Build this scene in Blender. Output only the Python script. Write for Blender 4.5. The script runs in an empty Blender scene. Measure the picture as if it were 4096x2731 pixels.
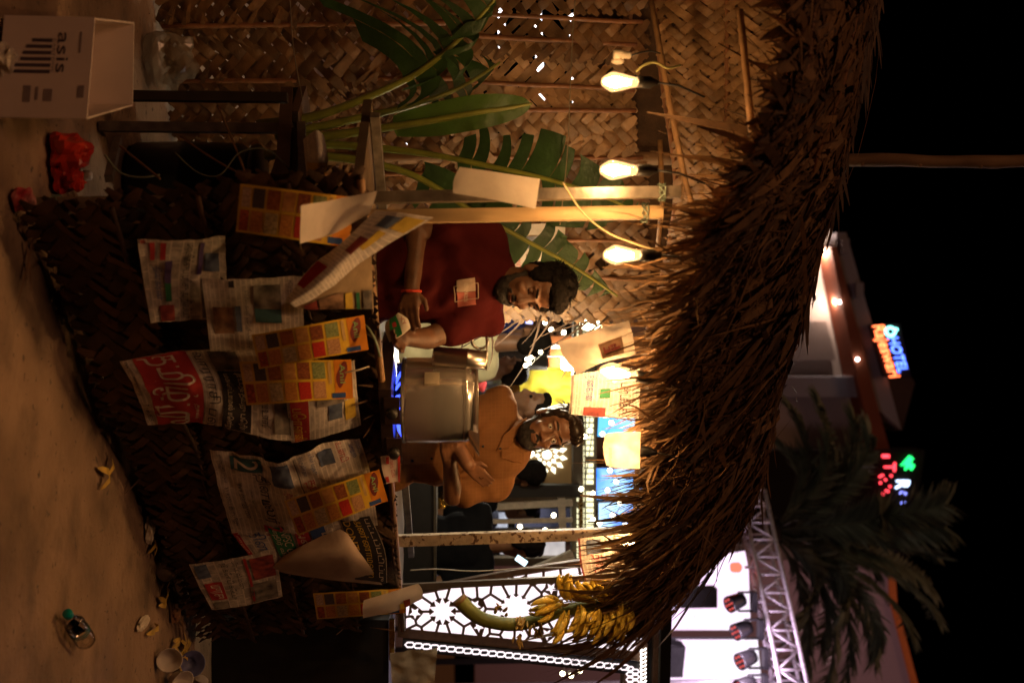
import bpy, bmesh, math, random
import numpy as np
from mathutils import Vector as V, Matrix, Euler, noise as NZ

# ------------------------------------------------------------------ camera, sky, sun, exposure
SC = bpy.context.scene
COL = SC.collection
R = math.radians
RND = random.Random(11)
FPX, CAM_H = 4000.0, 1.3                     # focal length in photo pixels, lens height
PITCH = math.atan2(198, FPX)
CPI, SPI = math.cos(PITCH), math.sin(PITCH)

cam = bpy.data.cameras.new('camera')
cam.sensor_fit = 'HORIZONTAL'
cam.sensor_width = 36.0
cam.lens = 36.0 * FPX / 4096
cam.clip_end = 400
cam.dof.use_dof = True
cam.dof.focus_distance = 4.3
cam.dof.aperture_fstop = 1.9
camo = bpy.data.objects.new('camera', cam)
COL.objects.link(camo)
# the photograph was taken in portrait and lies on its side: picture-right is world-up
camo.matrix_world = Matrix(((0, -1, 0, 0), (-SPI, 0, -CPI, 0), (CPI, 0, -SPI, CAM_H), (0, 0, 0, 1)))
SC.camera = camo

world = bpy.data.worlds.new('World')
SC.world = world
world.use_nodes = True
wn = world.node_tree
sky = wn.nodes.new('ShaderNodeTexSky')
sky.sky_type = 'NISHITA'
sky.sun_disc = False
sky.sun_elevation = R(-6)
sky.sun_rotation = R(200)
wn.links.new(sky.outputs[0], wn.nodes['Background'].inputs[0])
wn.nodes['Background'].inputs[1].default_value = 0.004

sun = bpy.data.lights.new('sun', 'SUN')       # the street lighting behind the photographer, high and warm
sun.energy = 0.37
sun.angle = R(14)
sun.color = (1.0, 0.47, 0.24)
suno = bpy.data.objects.new('sun', sun)
COL.objects.link(suno)
suno.rotation_euler = V((0.16, 0.46, -0.95)).to_track_quat('-Z', 'Y').to_euler()

SC.view_settings.view_transform = 'Standard'
SC.view_settings.look = 'None'
SC.view_settings.exposure = 0
SC.view_settings.gamma = 1
SC.cycles.use_denoising = True
SC.cycles.max_bounces = 6
SC.cycles.transparent_max_bounces = 12
SC.cycles.sample_clamp_indirect = 4

# ------------------------------------------------------------------ pixel helpers (photo pixel + distance -> point)
def P(x, y, d):
    a = (x - 2048) / FPX
    b = (y - 1365.5) / FPX
    k = d / (CPI - a * SPI)
    return V((b * k, d, CAM_H + (SPI + a * CPI) * k))

CAMP = V((0, 0, CAM_H))
class Plane:                                   # a vertical plane through two ground points; n faces the camera
    def __init__(s, a, b):
        s.a = V((a[0], a[1], 0)); s.b = V((b[0], b[1], 0))
        s.d = (s.b - s.a).normalized(); s.n = V((s.d.y, -s.d.x, 0))
        s.len = (s.b - s.a).length
    def hit(s, x, y, off=0.0):
        r = P(x, y, 1.0) - CAMP
        t = ((s.a - CAMP).dot(s.n) + off) / r.dot(s.n)
        return CAMP + r * t
    def at(s, along, z, off=0.0):
        return s.a + s.d * along + s.n * off + V((0, 0, z))
FRONT = Plane((-0.475, 2.99), (1.40, 4.98))     # the stall's counter front
BACK = Plane((-1.9, 4.10), (-0.1, 5.0))        # the woven wall behind

# ------------------------------------------------------------------ materials
MATS = {}
def mat(name, col=(.5, .5, .5), rough=.65, metal=0.0, var=.22, scale=22.0, bump=0.0, bscale=None, island=0.0,
        emit=0.0, ecol=None, alpha=1.0, trans=0.0, stretch=(1, 1, 1), spec=.4, coat=0.0, col2=None, sheen=0, thin=0.0):
    if name in MATS: return MATS[name]
    m = bpy.data.materials.new(name); m.use_nodes = True
    nt = m.node_tree; N = nt.nodes; L = nt.links
    b = N['Principled BSDF']
    b.inputs['Roughness'].default_value = rough
    b.inputs['Metallic'].default_value = metal
    b.inputs['Specular IOR Level'].default_value = spec
    b.inputs['Coat Weight'].default_value = coat
    b.inputs['Transmission Weight'].default_value = trans
    b.inputs['Alpha'].default_value = alpha
    c2 = col2 or tuple(min(1, c * (1 + var)) for c in col)
    c1 = col if col2 else tuple(c * (1 - var) for c in col)
    tc = N.new('ShaderNodeTexCoord')
    mp = N.new('ShaderNodeMapping'); mp.inputs['Scale'].default_value = stretch
    L.new(tc.outputs['Object'], mp.inputs[0])
    nz = N.new('ShaderNodeTexNoise'); nz.inputs['Scale'].default_value = scale; nz.inputs['Detail'].default_value = 5
    L.new(mp.outputs[0], nz.inputs['Vector'])
    rp = N.new('ShaderNodeMapRange'); rp.inputs[1].default_value = .3; rp.inputs[2].default_value = .7
    L.new(nz.outputs[0], rp.inputs[0])
    mx = N.new('ShaderNodeMix'); mx.data_type = 'RGBA'
    mx.inputs['A'].default_value = (*c1, 1); mx.inputs['B'].default_value = (*c2, 1)
    L.new(rp.outputs[0], mx.inputs['Factor'])
    out = mx.outputs['Result']
    if island:
        ge = N.new('ShaderNodeNewGeometry'); oi = N.new('ShaderNodeObjectInfo')
        ad = N.new('ShaderNodeMath'); ad.operation = 'ADD'
        L.new(ge.outputs['Random Per Island'], ad.inputs[0]); L.new(oi.outputs['Random'], ad.inputs[1])
        fr = N.new('ShaderNodeMath'); fr.operation = 'FRACT'; L.new(ad.outputs[0], fr.inputs[0])
        r2 = N.new('ShaderNodeMapRange'); r2.inputs[3].default_value = 1 - island; r2.inputs[4].default_value = 1 + island
        L.new(fr.outputs[0], r2.inputs[0])
        vm = N.new('ShaderNodeVectorMath'); vm.operation = 'SCALE'
        L.new(out, vm.inputs[0]); L.new(r2.outputs[0], vm.inputs['Scale'])
        out = vm.outputs[0]
    L.new(out, b.inputs['Base Color'])
    if bump:
        n2 = N.new('ShaderNodeTexNoise'); n2.inputs['Scale'].default_value = bscale or scale * 3; n2.inputs['Detail'].default_value = 4
        L.new(mp.outputs[0], n2.inputs['Vector'])
        bp = N.new('ShaderNodeBump'); bp.inputs['Strength'].default_value = bump; bp.inputs['Distance'].default_value = .01
        L.new(n2.outputs[0], bp.inputs['Height']); L.new(bp.outputs[0], b.inputs['Normal'])
    if emit:
        b.inputs['Emission Color'].default_value = (*(ecol or col), 1)
        b.inputs['Emission Strength'].default_value = emit
    if thin:                                    # light shines through a thin leaf or sheet
        tl = N.new('ShaderNodeBsdfTranslucent'); L.new(out, tl.inputs[0])
        ms = N.new('ShaderNodeMixShader'); ms.inputs[0].default_value = thin
        L.new(b.outputs[0], ms.inputs[1]); L.new(tl.outputs[0], ms.inputs[2])
        L.new(ms.outputs[0], N['Material Output'].inputs[0])
    MATS[name] = m
    return m

def flat(name, col, rough=.8, thin=0.0):
    return mat(name, col, rough, var=.08, scale=60, thin=thin)

def glow(name, col, strength):
    if name in MATS: return MATS[name]
    m = bpy.data.materials.new(name); m.use_nodes = True
    nt = m.node_tree; nt.nodes.clear()
    e = nt.nodes.new('ShaderNodeEmission'); o = nt.nodes.new('ShaderNodeOutputMaterial')
    e.inputs[0].default_value = (*col, 1); e.inputs[1].default_value = strength
    nt.links.new(e.outputs[0], o.inputs[0])
    MATS[name] = m
    return m

# ------------------------------------------------------------------ things and meshes
def tag(o, label=None, cat=None, group=None, kind=None):
    if label: o['label'] = label
    if cat: o['category'] = cat
    if group: o['group'] = group
    if kind: o['kind'] = kind
    return o

def thing(name, loc, label, cat, group=None):
    o = bpy.data.objects.new(name, None)
    o.empty_display_size = .1
    o.location = loc
    COL.objects.link(o)
    return tag(o, label, cat, group)

def adopt(o, parent):
    if parent is None: return o
    o.parent = parent
    t = V((0, 0, 0)); q = parent
    if q.type == 'EMPTY':
        o.matrix_parent_inverse = Matrix.Translation(-V(q.location))
    return o

class MB:
    def __init__(s): s.v = []; s.f = []
    def add(s, vs, fs):
        k = len(s.v); s.v += [tuple(p) for p in vs]; s.f += [tuple(i + k for i in f) for f in fs]; return s
    def quad(s, a, b, c, d): return s.add([a, b, c, d], [(0, 1, 2, 3)])
    def box(s, c, size, rot=None, taper=1.0):
        c = V(c); x, y, z = [k / 2 for k in size]
        vs = []
        for dz in (-1, 1):
            k = taper if dz > 0 else 1
            for dx, dy in ((-1, -1), (1, -1), (1, 1), (-1, 1)):
                p = V((dx * x * k, dy * y * k, dz * z))
                vs.append(c + (rot @ p if rot else p))
        return s.add(vs, [(3, 2, 1, 0), (4, 5, 6, 7), (0, 1, 5, 4), (1, 2, 6, 5), (2, 3, 7, 6), (3, 0, 4, 7)])
    def bar(s, a, b, w, h, up=V((0, 0, 1))):     # rectangular bar from a to b
        a = V(a); b = V(b); d = (b - a).normalized()
        x = d.cross(up)
        if x.length < 1e-4: x = d.cross(V((0, 1, 0)))
        x.normalize(); y = x.cross(d)
        vs = []
        for p in (a, b):
            for i, j in ((-1, -1), (1, -1), (1, 1), (-1, 1)):
                vs.append(p + x * (i * w / 2) + y * (j * h / 2))
        return s.add(vs, [(3, 2, 1, 0), (4, 5, 6, 7), (0, 1, 5, 4), (1, 2, 6, 5), (2, 3, 7, 6), (3, 0, 4, 7)])
    def tube(s, pts, rad, n=6, caps=True):
        pts = [V(p) for p in pts]
        if not hasattr(rad, '__len__'): rad = [rad] * len(pts)
        vs = []; fs = []; x = None
        for i, p in enumerate(pts):
            d = (pts[min(i + 1, len(pts) - 1)] - pts[max(i - 1, 0)])
            d = d.normalized() if d.length > 1e-9 else V((0, 0, 1))
            if x is None:
                x = d.cross(V((0, 0, 1)))
                if x.length < 1e-3: x = d.cross(V((1, 0, 0)))
            x = (x - d * x.dot(d)).normalized(); y = d.cross(x)
            for k in range(n):
                a = 2 * math.pi * k / n
                vs.append(p + (x * math.cos(a) + y * math.sin(a)) * rad[i])
        for i in range(len(pts) - 1):
            for k in range(n):
                fs.append((i * n + k, i * n + (k + 1) % n, (i + 1) * n + (k + 1) % n, (i + 1) * n + k))
        if caps:
            fs.append(tuple(range(n - 1, -1, -1))); fs.append(tuple(range((len(pts) - 1) * n, len(pts) * n)))
        return s.add(vs, fs)
    def lathe(s, prof, n=20, mtx=None, caps=True):  # prof: (radius, z)
        vs = []; fs = []
        for r, z in prof:
            for k in range(n):
                a = 2 * math.pi * k / n
                p = V((r * math.cos(a), r * math.sin(a), z))
                vs.append(mtx @ p if mtx else p)
        for i in range(len(prof) - 1):
            for k in range(n):
                fs.append((i * n + k, i * n + (k + 1) % n, (i + 1) * n + (k + 1) % n, (i + 1) * n + k))
        if caps:
            fs.append(tuple(range(n - 1, -1, -1))); fs.append(tuple(range((len(prof) - 1) * n, len(prof) * n)))
        return s.add(vs, fs)
    def ball(s, c, r, n=12, m=8, rot=None):
        c = V(c)
        if not hasattr(r, '__len__'): r = (r, r, r)
        vs = []; fs = []
        for i in range(m + 1):
            t = math.pi * i / m
            for k in range(n):
                a = 2 * math.pi * k / n
                p = V((r[0] * math.sin(t) * math.cos(a), r[1] * math.sin(t) * math.sin(a), r[2] * math.cos(t)))
                vs.append(c + (rot @ p if rot else p))
        for i in range(m):
            for k in range(n):
                fs.append((i * n + k, (i + 1) * n + k, (i + 1) * n + (k + 1) % n, i * n + (k + 1) % n))
        return s.add(vs, fs)
    def capsule(s, a, ra, b, rb, n=14):
        a = V(a); b = V(b); d = b - a; L = d.length
        q = V((0, 0, 1)).rotation_difference(d.normalized()) if L > 1e-6 else None
        m = Matrix.Translation(a) @ (q.to_matrix().to_4x4() if q else Matrix())
        prof = []
        for i in range(6):
            t = math.pi / 2 * (1 - i / 5); prof.append((max(ra * math.cos(t), 1e-4), -ra * math.sin(t)))
        for i in range(6):
            t = math.pi / 2 * i / 5; prof.append((max(rb * math.cos(t), 1e-4), L + rb * math.sin(t)))
        return s.lathe(prof, n, m)
    def ribbon(s, pts, widths, nrm):              # flat strand with a shallow fold
        pts = [V(p) for p in pts]; vs = []; fs = []
        for i, p in enumerate(pts):
            d = (pts[min(i + 1, len(pts) - 1)] - pts[max(i - 1, 0)]).normalized()
            x = d.cross(nrm)
            x = x.normalized() if x.length > 1e-6 else V((1, 0, 0))
            w = widths[i] if hasattr(widths, '__len__') else widths
            vs += [p - x * w / 2, p + x * w / 2]
        for i in range(len(pts) - 1):
            fs.append((2 * i, 2 * i + 1, 2 * i + 3, 2 * i + 2))
        return s.add(vs, fs)
    def mesh(s, name, smooth=False):
        me = bpy.data.meshes.new(name); me.from_pydata(s.v, [], s.f)
        if smooth: me.polygons.foreach_set('use_smooth', [True] * len(me.polygons))
        me.update()
        return me
    def build(s, name, m, parent=None, smooth=False):
        me = s.mesh(name, smooth)
        if m: me.materials.append(m)
        o = bpy.data.objects.new(name, me); COL.objects.link(o)
        return adopt(o, parent)

def link_mesh(name, me, parent=None, mtx=None):
    o = bpy.data.objects.new(name, me); COL.objects.link(o)
    adopt(o, parent)
    if mtx is not None: o.matrix_basis = mtx
    return o

def catmull(pts, k):                               # k in 0..1 along a list of Vectors / tuples
    n = len(pts) - 1
    t = min(max(k, 0), 1) * n
    i = min(int(t), n - 1); f = t - i
    p0, p1, p2, p3 = pts[max(i - 1, 0)], pts[i], pts[i + 1], pts[min(i + 2, n)]
    return tuple(.5 * (2 * b + (c - a) * f + (2 * a - 5 * b + 4 * c - d) * f * f + (3 * b - a - 3 * c + d) * f ** 3)
                 for a, b, c, d in zip(p0, p1, p2, p3))

def curve(pts, n):
    return [V(catmull(pts, i / (n - 1))) for i in range(n)]

def text_mesh(body, res=3):
    c = bpy.data.curves.new('letters', 'FONT'); c.body = body; c.resolution_u = res
    o = bpy.data.objects.new('letters', c)
    me = bpy.data.meshes.new_from_object(o)
    bpy.data.objects.remove(o); bpy.data.curves.remove(c)
    xs = [v.co.x for v in me.vertices] or [0]; ys = [v.co.y for v in me.vertices] or [0]
    x0, x1, y0, y1 = min(xs), max(xs), min(ys), max(ys)
    vs = [((v.co.x - x0) / max(x1 - x0, 1e-6), (v.co.y - y0) / max(y1 - y0, 1e-6)) for v in me.vertices]
    fs = [tuple(p.vertices) for p in me.polygons]
    bpy.data.meshes.remove(me)
    return vs, fs

# ------------------------------------------------------------------ sheets: papers, cards, cloths
class Sheet:
    """a sheet given by a grid of control points (rows bottom to top, each left to right)"""
    def __init__(s, rows, crinkle=.003, seed=0, nx=16, ny=16):
        s.rows = [[tuple(p) for p in r] for r in rows]; s.c = crinkle; s.seed = seed; s.nx = nx; s.ny = ny
        s.g = [[s.exact(i / nx, j / ny) for i in range(nx + 1)] for j in range(ny + 1)]
    def raw(s, a, b):
        col = [catmull(r, a) for r in s.rows]
        return V(catmull(col, b))
    def exact(s, a, b):
        p = s.raw(a, b)
        if s.c:
            e = .02
            du = s.raw(min(a + e, 1), b) - s.raw(max(a - e, 0), b); dv = s.raw(a, min(b + e, 1)) - s.raw(a, max(b - e, 0))
            n = du.cross(dv).normalized()
            p = p + n * s.c * (NZ.noise(p * 14 + V((s.seed, 0, 0))) + .5 * NZ.noise(p * 34 + V((0, s.seed, 0))))
        return p
    def cell(s, a, b):
        x = min(max(a, 0), 1) * s.nx; y = min(max(b, 0), 1) * s.ny
        i = min(int(x), s.nx - 1); j = min(int(y), s.ny - 1)
        return i, j, x - i, y - j
    def pos(s, a, b):                              # on the built mesh itself
        i, j, f, h = s.cell(a, b); g = s.g
        return (g[j][i] * (1 - f) + g[j][i + 1] * f) * (1 - h) + (g[j + 1][i] * (1 - f) + g[j + 1][i + 1] * f) * h
    def nrm(s, a, b):
        i, j, f, h = s.cell(a, b); g = s.g
        n = (g[j][i + 1] - g[j][i] + g[j + 1][i + 1] - g[j + 1][i]).cross(g[j + 1][i] - g[j][i] + g[j + 1][i + 1] - g[j][i + 1]).normalized()
        return n if n.dot(CAMP - g[j][i]) > 0 else -n
    def grid(s, nx, ny, a0=0, b0=0, a1=1, b1=1, off=0.0):
        mb = MB(); vs = []; fs = []
        for j in range(ny + 1):
            for i in range(nx + 1):
                a = a0 + (a1 - a0) * i / nx; b = b0 + (b1 - b0) * j / ny
                p = s.pos(a, b)
                if off: p = p + s.nrm(a, b) * off
                vs.append(p)
        for j in range(ny):
            for i in range(nx):
                k = j * (nx + 1) + i
                fs.append((k, k + 1, k + nx + 2, k + nx + 1))
        return mb.add(vs, fs)
    def text(s, body, a0, b0, a1, b1, off=.0045):
        vs, fs = text_mesh(body)
        mb = MB(); out = []
        for x, y in vs:
            a = a0 + (a1 - a0) * x; b = b0 + (b1 - b0) * y
            out.append(s.pos(a, b) + s.nrm(a, b) * off)
        return mb.add(out, fs)

def paper_mat(name, col=(.80, .72, .64), ink=(.36, .31, .27), bw=.115, bh=.016, thin=.15):
    if name in MATS: return MATS[name]
    m = mat(name, col, .85, var=.10, scale=9, bump=.25, bscale=30, thin=thin)
    nt = m.node_tree; N = nt.nodes; L = nt.links
    uv = N.new('ShaderNodeUVMap')
    br = N.new('ShaderNodeTexBrick')
    br.inputs['Scale'].default_value = 1; br.inputs['Brick Width'].default_value = bw; br.inputs['Row Height'].default_value = bh
    br.inputs['Mortar Size'].default_value = .0028; br.inputs['Mortar Smooth'].default_value = .6
    br.inputs['Color1'].default_value = (*ink, 1); br.inputs['Color2'].default_value = (*[c * 1.35 for c in ink], 1)
    br.inputs['Mortar'].default_value = (*col, 1)
    L.new(uv.outputs[0], br.inputs['Vector'])
    nz = N.new('ShaderNodeTexNoise'); nz.inputs['Scale'].default_value = 34; nz.inputs['Detail'].default_value = 6; nz.inputs['Roughness'].default_value = .75
    L.new(uv.outputs[0], nz.inputs['Vector'])
    mr = N.new('ShaderNodeMapRange'); mr.inputs[1].default_value = .34; mr.inputs[2].default_value = .56; mr.inputs[4].default_value = .72
    L.new(nz.outputs[0], mr.inputs[0])
    b = N['Principled BSDF']; old = b.inputs['Base Color'].links[0].from_socket
    mx = N.new('ShaderNodeMix'); mx.data_type = 'RGBA'
    L.new(mr.outputs[0], mx.inputs['Factor']); L.new(old, mx.inputs['A']); L.new(br.outputs[0], mx.inputs['B'])
    for l in list(old.links): L.new(mx.outputs['Result'], l.to_socket) if l.to_node != mx else None
    return m

def sheet(name, label, cat, rows, m, nx=16, ny=16, crinkle=.003, prints=(), group=None, seed=0, size=(.3, .4)):
    s = Sheet(rows, crinkle, seed, nx, ny)
    mb = s.grid(nx, ny)
    me = mb.mesh(name, True); me.materials.append(m)
    uv = me.uv_layers.new(name='UVMap')
    for poly in me.polygons:
        for li, vi in zip(poly.loop_indices, poly.vertices):
            i = vi % (nx + 1); j = vi // (nx + 1)
            uv.data[li].uv = (i / nx * size[0] + seed * .013, j / ny * size[1])
    o = bpy.data.objects.new(name, me); COL.objects.link(o)
    tag(o, label, cat, group)
    for pr in prints:
        if pr[0] == 'T':
            s.text(*pr[1:6]).build('lettering', pr[6], o)
        elif pr[0] == 'R':
            s.grid(14, 14, *pr[1:5], off=.003).build(pr[6] if len(pr) > 6 else 'picture', pr[5], o, True)
    return o, s

def cpx(rows, plane=FRONT, off=.03):              # rows of photo pixels on a plane (optional third number: metres proud)
    n = len(rows) - 1                              # the lower edge stands a little further off, as hung paper does
    return [[plane.hit(p[0], p[1], (p[2] if len(p) > 2 else off) + (.07 * (n - k) / n if plane is FRONT else 0)) for p in r] for k, r in enumerate(rows)]
def dpx(rows, d):                                 # rows of photo pixels at a distance (optional third number overrides)
    return [[P(p[0], p[1], p[2] if len(p) > 2 else d) for p in r] for r in rows]

# ------------------------------------------------------------------ palm weaving
def weave(pos, W, Hh, pitch, rnd, lift=.004, wid=.46, singles=None, parent=None, m=None, drop=0.0):
    """two families of leaflets plaited diagonally over a patch pos(s,t), s across and t along in metres.
       Each strip is one ribbon that runs over two and under two."""
    q = pitch / math.sqrt(2)
    nmax = int((W + Hh) / (2 * q)) + 3
    strips = []
    for fam in (0, 1):
        for i in range(-nmax, nmax + 1):
            run = []
            for j in range(-nmax, nmax + 1):
                s = (i + j) * q; t = (i - j) * q if fam == 0 else (j - i) * q
                if -q * .6 <= s <= W + q * .6 and -q * .5 <= t <= Hh + q * .5:
                    k = (i + j) // 1
                    over = ((i + j) % 4 < 2) == (fam == 0)
                    run.append((s, t, over))
            if len(run) < 2 or rnd.random() < drop: continue
            strips.append((fam, run))
    joined = MB()
    e = .006
    for fam, run in strips:
        w = pitch * wid * rnd.uniform(.76, 1.06) * 2
        if rnd.random() < .07 and len(run) > 5:      # a torn leaflet
            c0 = rnd.randrange(2, len(run) - 2); run = run[:c0] if rnd.random() < .5 else run[c0:]
        dsx = q; dtx = (-q if fam == 0 else q)
        L = math.hypot(dsx, dtx)
        ux, uy = dsx / L, dtx / L                # along the strip
        px, py = -uy, ux
        jit = rnd.uniform(-.13, .13) * pitch; tw = rnd.uniform(-.003, .003); lf_ = lift * rnd.uniform(.7, 1.5)
        vs = []; fs = []
        n = len(run)
        for idx, (s, t, over) in enumerate(run):
            z = lf_ if over else -lf_
            for f in (-.3, .3):
                if idx == 0 and f < 0: f = -.55
                if idx == n - 1 and f > 0: f = .55 + rnd.random() * .25
                cs = s + ux * f * pitch + px * jit; ct = t + uy * f * pitch + py * jit
                base = pos(cs, ct)
                nn = (pos(cs + e, ct) - base).cross(pos(cs, ct + e) - base).normalized()
                if nn.dot(CAMP - base) < 0: nn = -nn
                ww = w * (.45 if (idx in (0, n - 1) and abs(f) > .5) else 1)
                for g, dz in ((-.5, -.0010 + tw), (0, .0012), (.5, -.0010 - tw)):
                    vs.append(pos(cs + px * g * ww, ct + py * g * ww) + nn * (z + dz))
        for r in range(2 * n - 1):
            for c in (0, 1):
                k = r * 3 + c
                fs.append((k, k + 1, k + 4, k + 3))
        if singles is not None and singles[0] > 0:
            singles[0] -= 1
            MB().add(vs, fs).build('strip', m, parent, True)
        else:
            joined.add(vs, fs)
    if joined.f:
        o = joined.build('woven_strips', m, parent, True)
        o['kind'] = 'stuff'
    return len(strips)

def patch4(bl, br, tr, tl):                       # bilinear patch in metres
    W = ((br - bl).length + (tr - tl).length) / 2; Hh = ((tl - bl).length + (tr - br).length) / 2
    def pos(s, t):
        a = s / W; b = t / Hh
        return (bl * (1 - a) + br * a) * (1 - b) + (tl * (1 - a) + tr * a) * b
    return pos, W, Hh
# ------------------------------------------------------------------ ground
def ground():
    mb = MB(); vs = []; fs = []
    xs = [-120, -40, -12, -5] + [-3 + .12 * i for i in range(60)] + [5, 12, 40, 120]
    ys = [-30, -8, -2] + [1 + .12 * i for i in range(60)] + [10, 16, 30, 60, 160]
    for y in ys:
        for x in xs:
            z = .012 * NZ.noise(V((x * .9, y * .9, 0))) + .005 * NZ.noise(V((x * 4, y * 4, 2)))
            vs.append((x, y, z - .008))
    w = len(xs)
    for j in range(len(ys) - 1):
        for i in range(w - 1):
            k = j * w + i; fs.append((k, k + 1, k + w + 1, k + w))
    m = mat('dusty_concrete', (.29, .19, .118), .93, var=.35, scale=2.6, bump=1.0, bscale=38)
    nt = m.node_tree; N = nt.nodes; L = nt.links
    b = N['Principled BSDF']; old = b.inputs['Base Color'].links[0].from_socket
    tc = N.new('ShaderNodeTexCoord')
    mp = N.new('ShaderNodeMapping'); mp.inputs['Scale'].default_value = (2.6, 3.4, 1); mp.inputs['Rotation'].default_value = (0, 0, .75)
    L.new(tc.outputs['Object'], mp.inputs[0])
    n1 = N.new('ShaderNodeTexNoise'); n1.inputs['Scale'].default_value = 1.6; n1.inputs['Detail'].default_value = 7; L.new(mp.outputs[0], n1.inputs['Vector'])
    r1 = N.new('ShaderNodeMapRange'); r1.inputs[1].default_value = .50; r1.inputs[2].default_value = .72; r1.inputs[4].default_value = .7; L.new(n1.outputs[0], r1.inputs[0])
    mx = N.new('ShaderNodeMix'); mx.data_type = 'RGBA'; mx.inputs['B'].default_value = (.085, .06, .042, 1)
    L.new(r1.outputs[0], mx.inputs['Factor']); L.new(old, mx.inputs['A'])
    n2 = N.new('ShaderNodeTexNoise'); n2.inputs['Scale'].default_value = 30; n2.inputs['Detail'].default_value = 2; L.new(tc.outputs['Object'], n2.inputs['Vector'])
    r2 = N.new('ShaderNodeMapRange'); r2.inputs[1].default_value = .66; r2.inputs[2].default_value = .72; r2.inputs[4].default_value = .8; L.new(n2.outputs[0], r2.inputs[0])
    m2 = N.new('ShaderNodeMix'); m2.data_type = 'RGBA'; m2.inputs['B'].default_value = (.11, .08, .055, 1)
    L.new(r2.outputs[0], m2.inputs['Factor']); L.new(mx.outputs['Result'], m2.inputs['A']); L.new(m2.outputs['Result'], b.inputs['Base Color'])
    o = mb.add(vs, fs).build('ground', m, None, True)
    tag(o, 'dusty stained concrete ground in front of the stall', None, None, 'structure')
ground()

def grit():
    rg = random.Random(5); mb = MB()
    for k in range(1300):
        x = rg.uniform(-1.5, 2.2); y = rg.uniform(2.3, 5.4); s = rg.choice((.001, .0015, .002, .003)) * rg.uniform(.8, 1.4); a = rg.uniform(0, 6.28)
        p = V((x, y, .002 + .012 * NZ.noise(V((x * .9, y * .9, 0))) - .004))
        v = [p + V((math.cos(a + i * 2.1) * s * rg.uniform(.7, 1.5), math.sin(a + i * 2.1) * s * rg.uniform(.7, 1.5), 0)) for i in range(3)] + [p + V((0, 0, s * 1.1))]
        mb.add(v, [(0, 1, 3), (1, 2, 3), (2, 0, 3)])
    o = mb.build('gravel', mat('grit', (.22, .15, .095), .95, island=.5))
    tag(o, 'fine grit and sand scattered over the concrete', None, None, 'stuff')
grit()
palm_dry = mat('dry_palm', (.215, .112, .045), .62, var=.32, scale=16, island=.38, bump=.25, bscale=140, thin=.12)
palm_dark = mat('old_palm', (.17, .095, .045), .7, var=.35, scale=14, island=.4, bump=.25, bscale=140)
palm_deep = mat('deep_brown_palm', (.088, .047, .023), .7, var=.35, scale=14, island=.5, bump=.25, bscale=140)  # the darkest of the palm browns
palm_pale = mat('pale_palm', (.41, .24, .115), .6, var=.25, scale=14, island=.28, bump=.25, bscale=120, thin=.1)
rib_mat = mat('palm_midrib', (.30, .13, .055), .5, var=.3, scale=30)
bamboo = mat('bamboo', (.34, .19, .085), .5, var=.3, scale=25, bump=.2)

# ------------------------------------------------------------------ counter front: horizontal plaited fronds tied in tiers
cf = thing('stall_counter', FRONT.at(1.3, 0), 'waist high stall counter with a dark plaited palm leaf front covered in papers', 'counter')
budget = [300]
tiers = [(.76, 1.0), (.50, .79), (.25, .53), (.035, .28)]
for ti, (z0, z1) in enumerate(tiers):
    L0 = -.03 + .02 * ti; L1 = FRONT.len - .02 - .03 * (3 - ti)
    off = .02 + .012 * ti
    def pos(s, t, z0=z0, z1=z1, L0=L0, off=off, ti=ti):   # s is the distance from the midrib, t runs along the counter
        al = L0 + t
        bul = .07 * NZ.noise(V((al * 1.7, s * 3, ti * 5.0))) + .025 * NZ.noise(V((al * 6, s * 8, ti))) + (.05 if ti == 3 else .02 if ti == 2 else 0)
        zz = z1 - s + (.05 * NZ.noise(V((al * 3.1, 9, 1))) + .02 if ti == 3 else 0)
        al += .06 * NZ.noise(V((zz * 5, ti, 2)))
        return FRONT.at(al, max(zz, .005) + .015 * NZ.noise(V((al * 2.2, ti * 7, 3))), off + bul)
    part = MB().tube([pos(0, t / 12 * (L1 - L0)) for t in range(13)], .008, 6).build('midrib', palm_deep, cf, True)
    weave(pos, z1 - z0, L1 - L0, .043, RND, .0055, .45, budget, part, palm_deep, .015)
# dark backing boards behind the plaiting, the plank top and rails
MB().box(FRONT.at(FRONT.len / 2 + .09, .483, -.05), (FRONT.len - .26, .02, .966), Matrix.Rotation(math.atan2(FRONT.d.y, FRONT.d.x), 3, 'Z')).build('backing_board', mat('dark_wood', (.045, .03, .02), .85), cf)
top_rot = Matrix.Rotation(math.atan2(FRONT.d.y, FRONT.d.x), 3, 'Z')
for k in range(3):
    MB().box(FRONT.at(FRONT.len / 2, .985 - .003 * k, -.12 - .17 * k), (FRONT.len - .04 - .05 * k, .16, .03), top_rot).build('plank', mat('counter_plank', (.13, .085, .05), .7, var=.35, scale=8, bump=.3), cf)
MB().tube([FRONT.at(-.02, 1.0, .02), FRONT.at(1.2, 1.012, .012), FRONT.at(FRONT.len + .02, 1.005, .02)], .013, 8).build('front_rail', bamboo, cf, True)
MB().bar(FRONT.at(.05, 1.012, -.42), FRONT.at(FRONT.len + .05, 1.03, -.42), .03, .03).build('rear_rail', mat('grey_steel', (.30, .26, .21), .45, .6, var=.3, scale=30), cf)
for al in (.26, 1.3, FRONT.len - .06):
    MB().bar(FRONT.at(al, 0, -.07), FRONT.at(al, .97, -.07), .04, .04).build('leg', mat('dark_wood'), cf)
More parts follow.
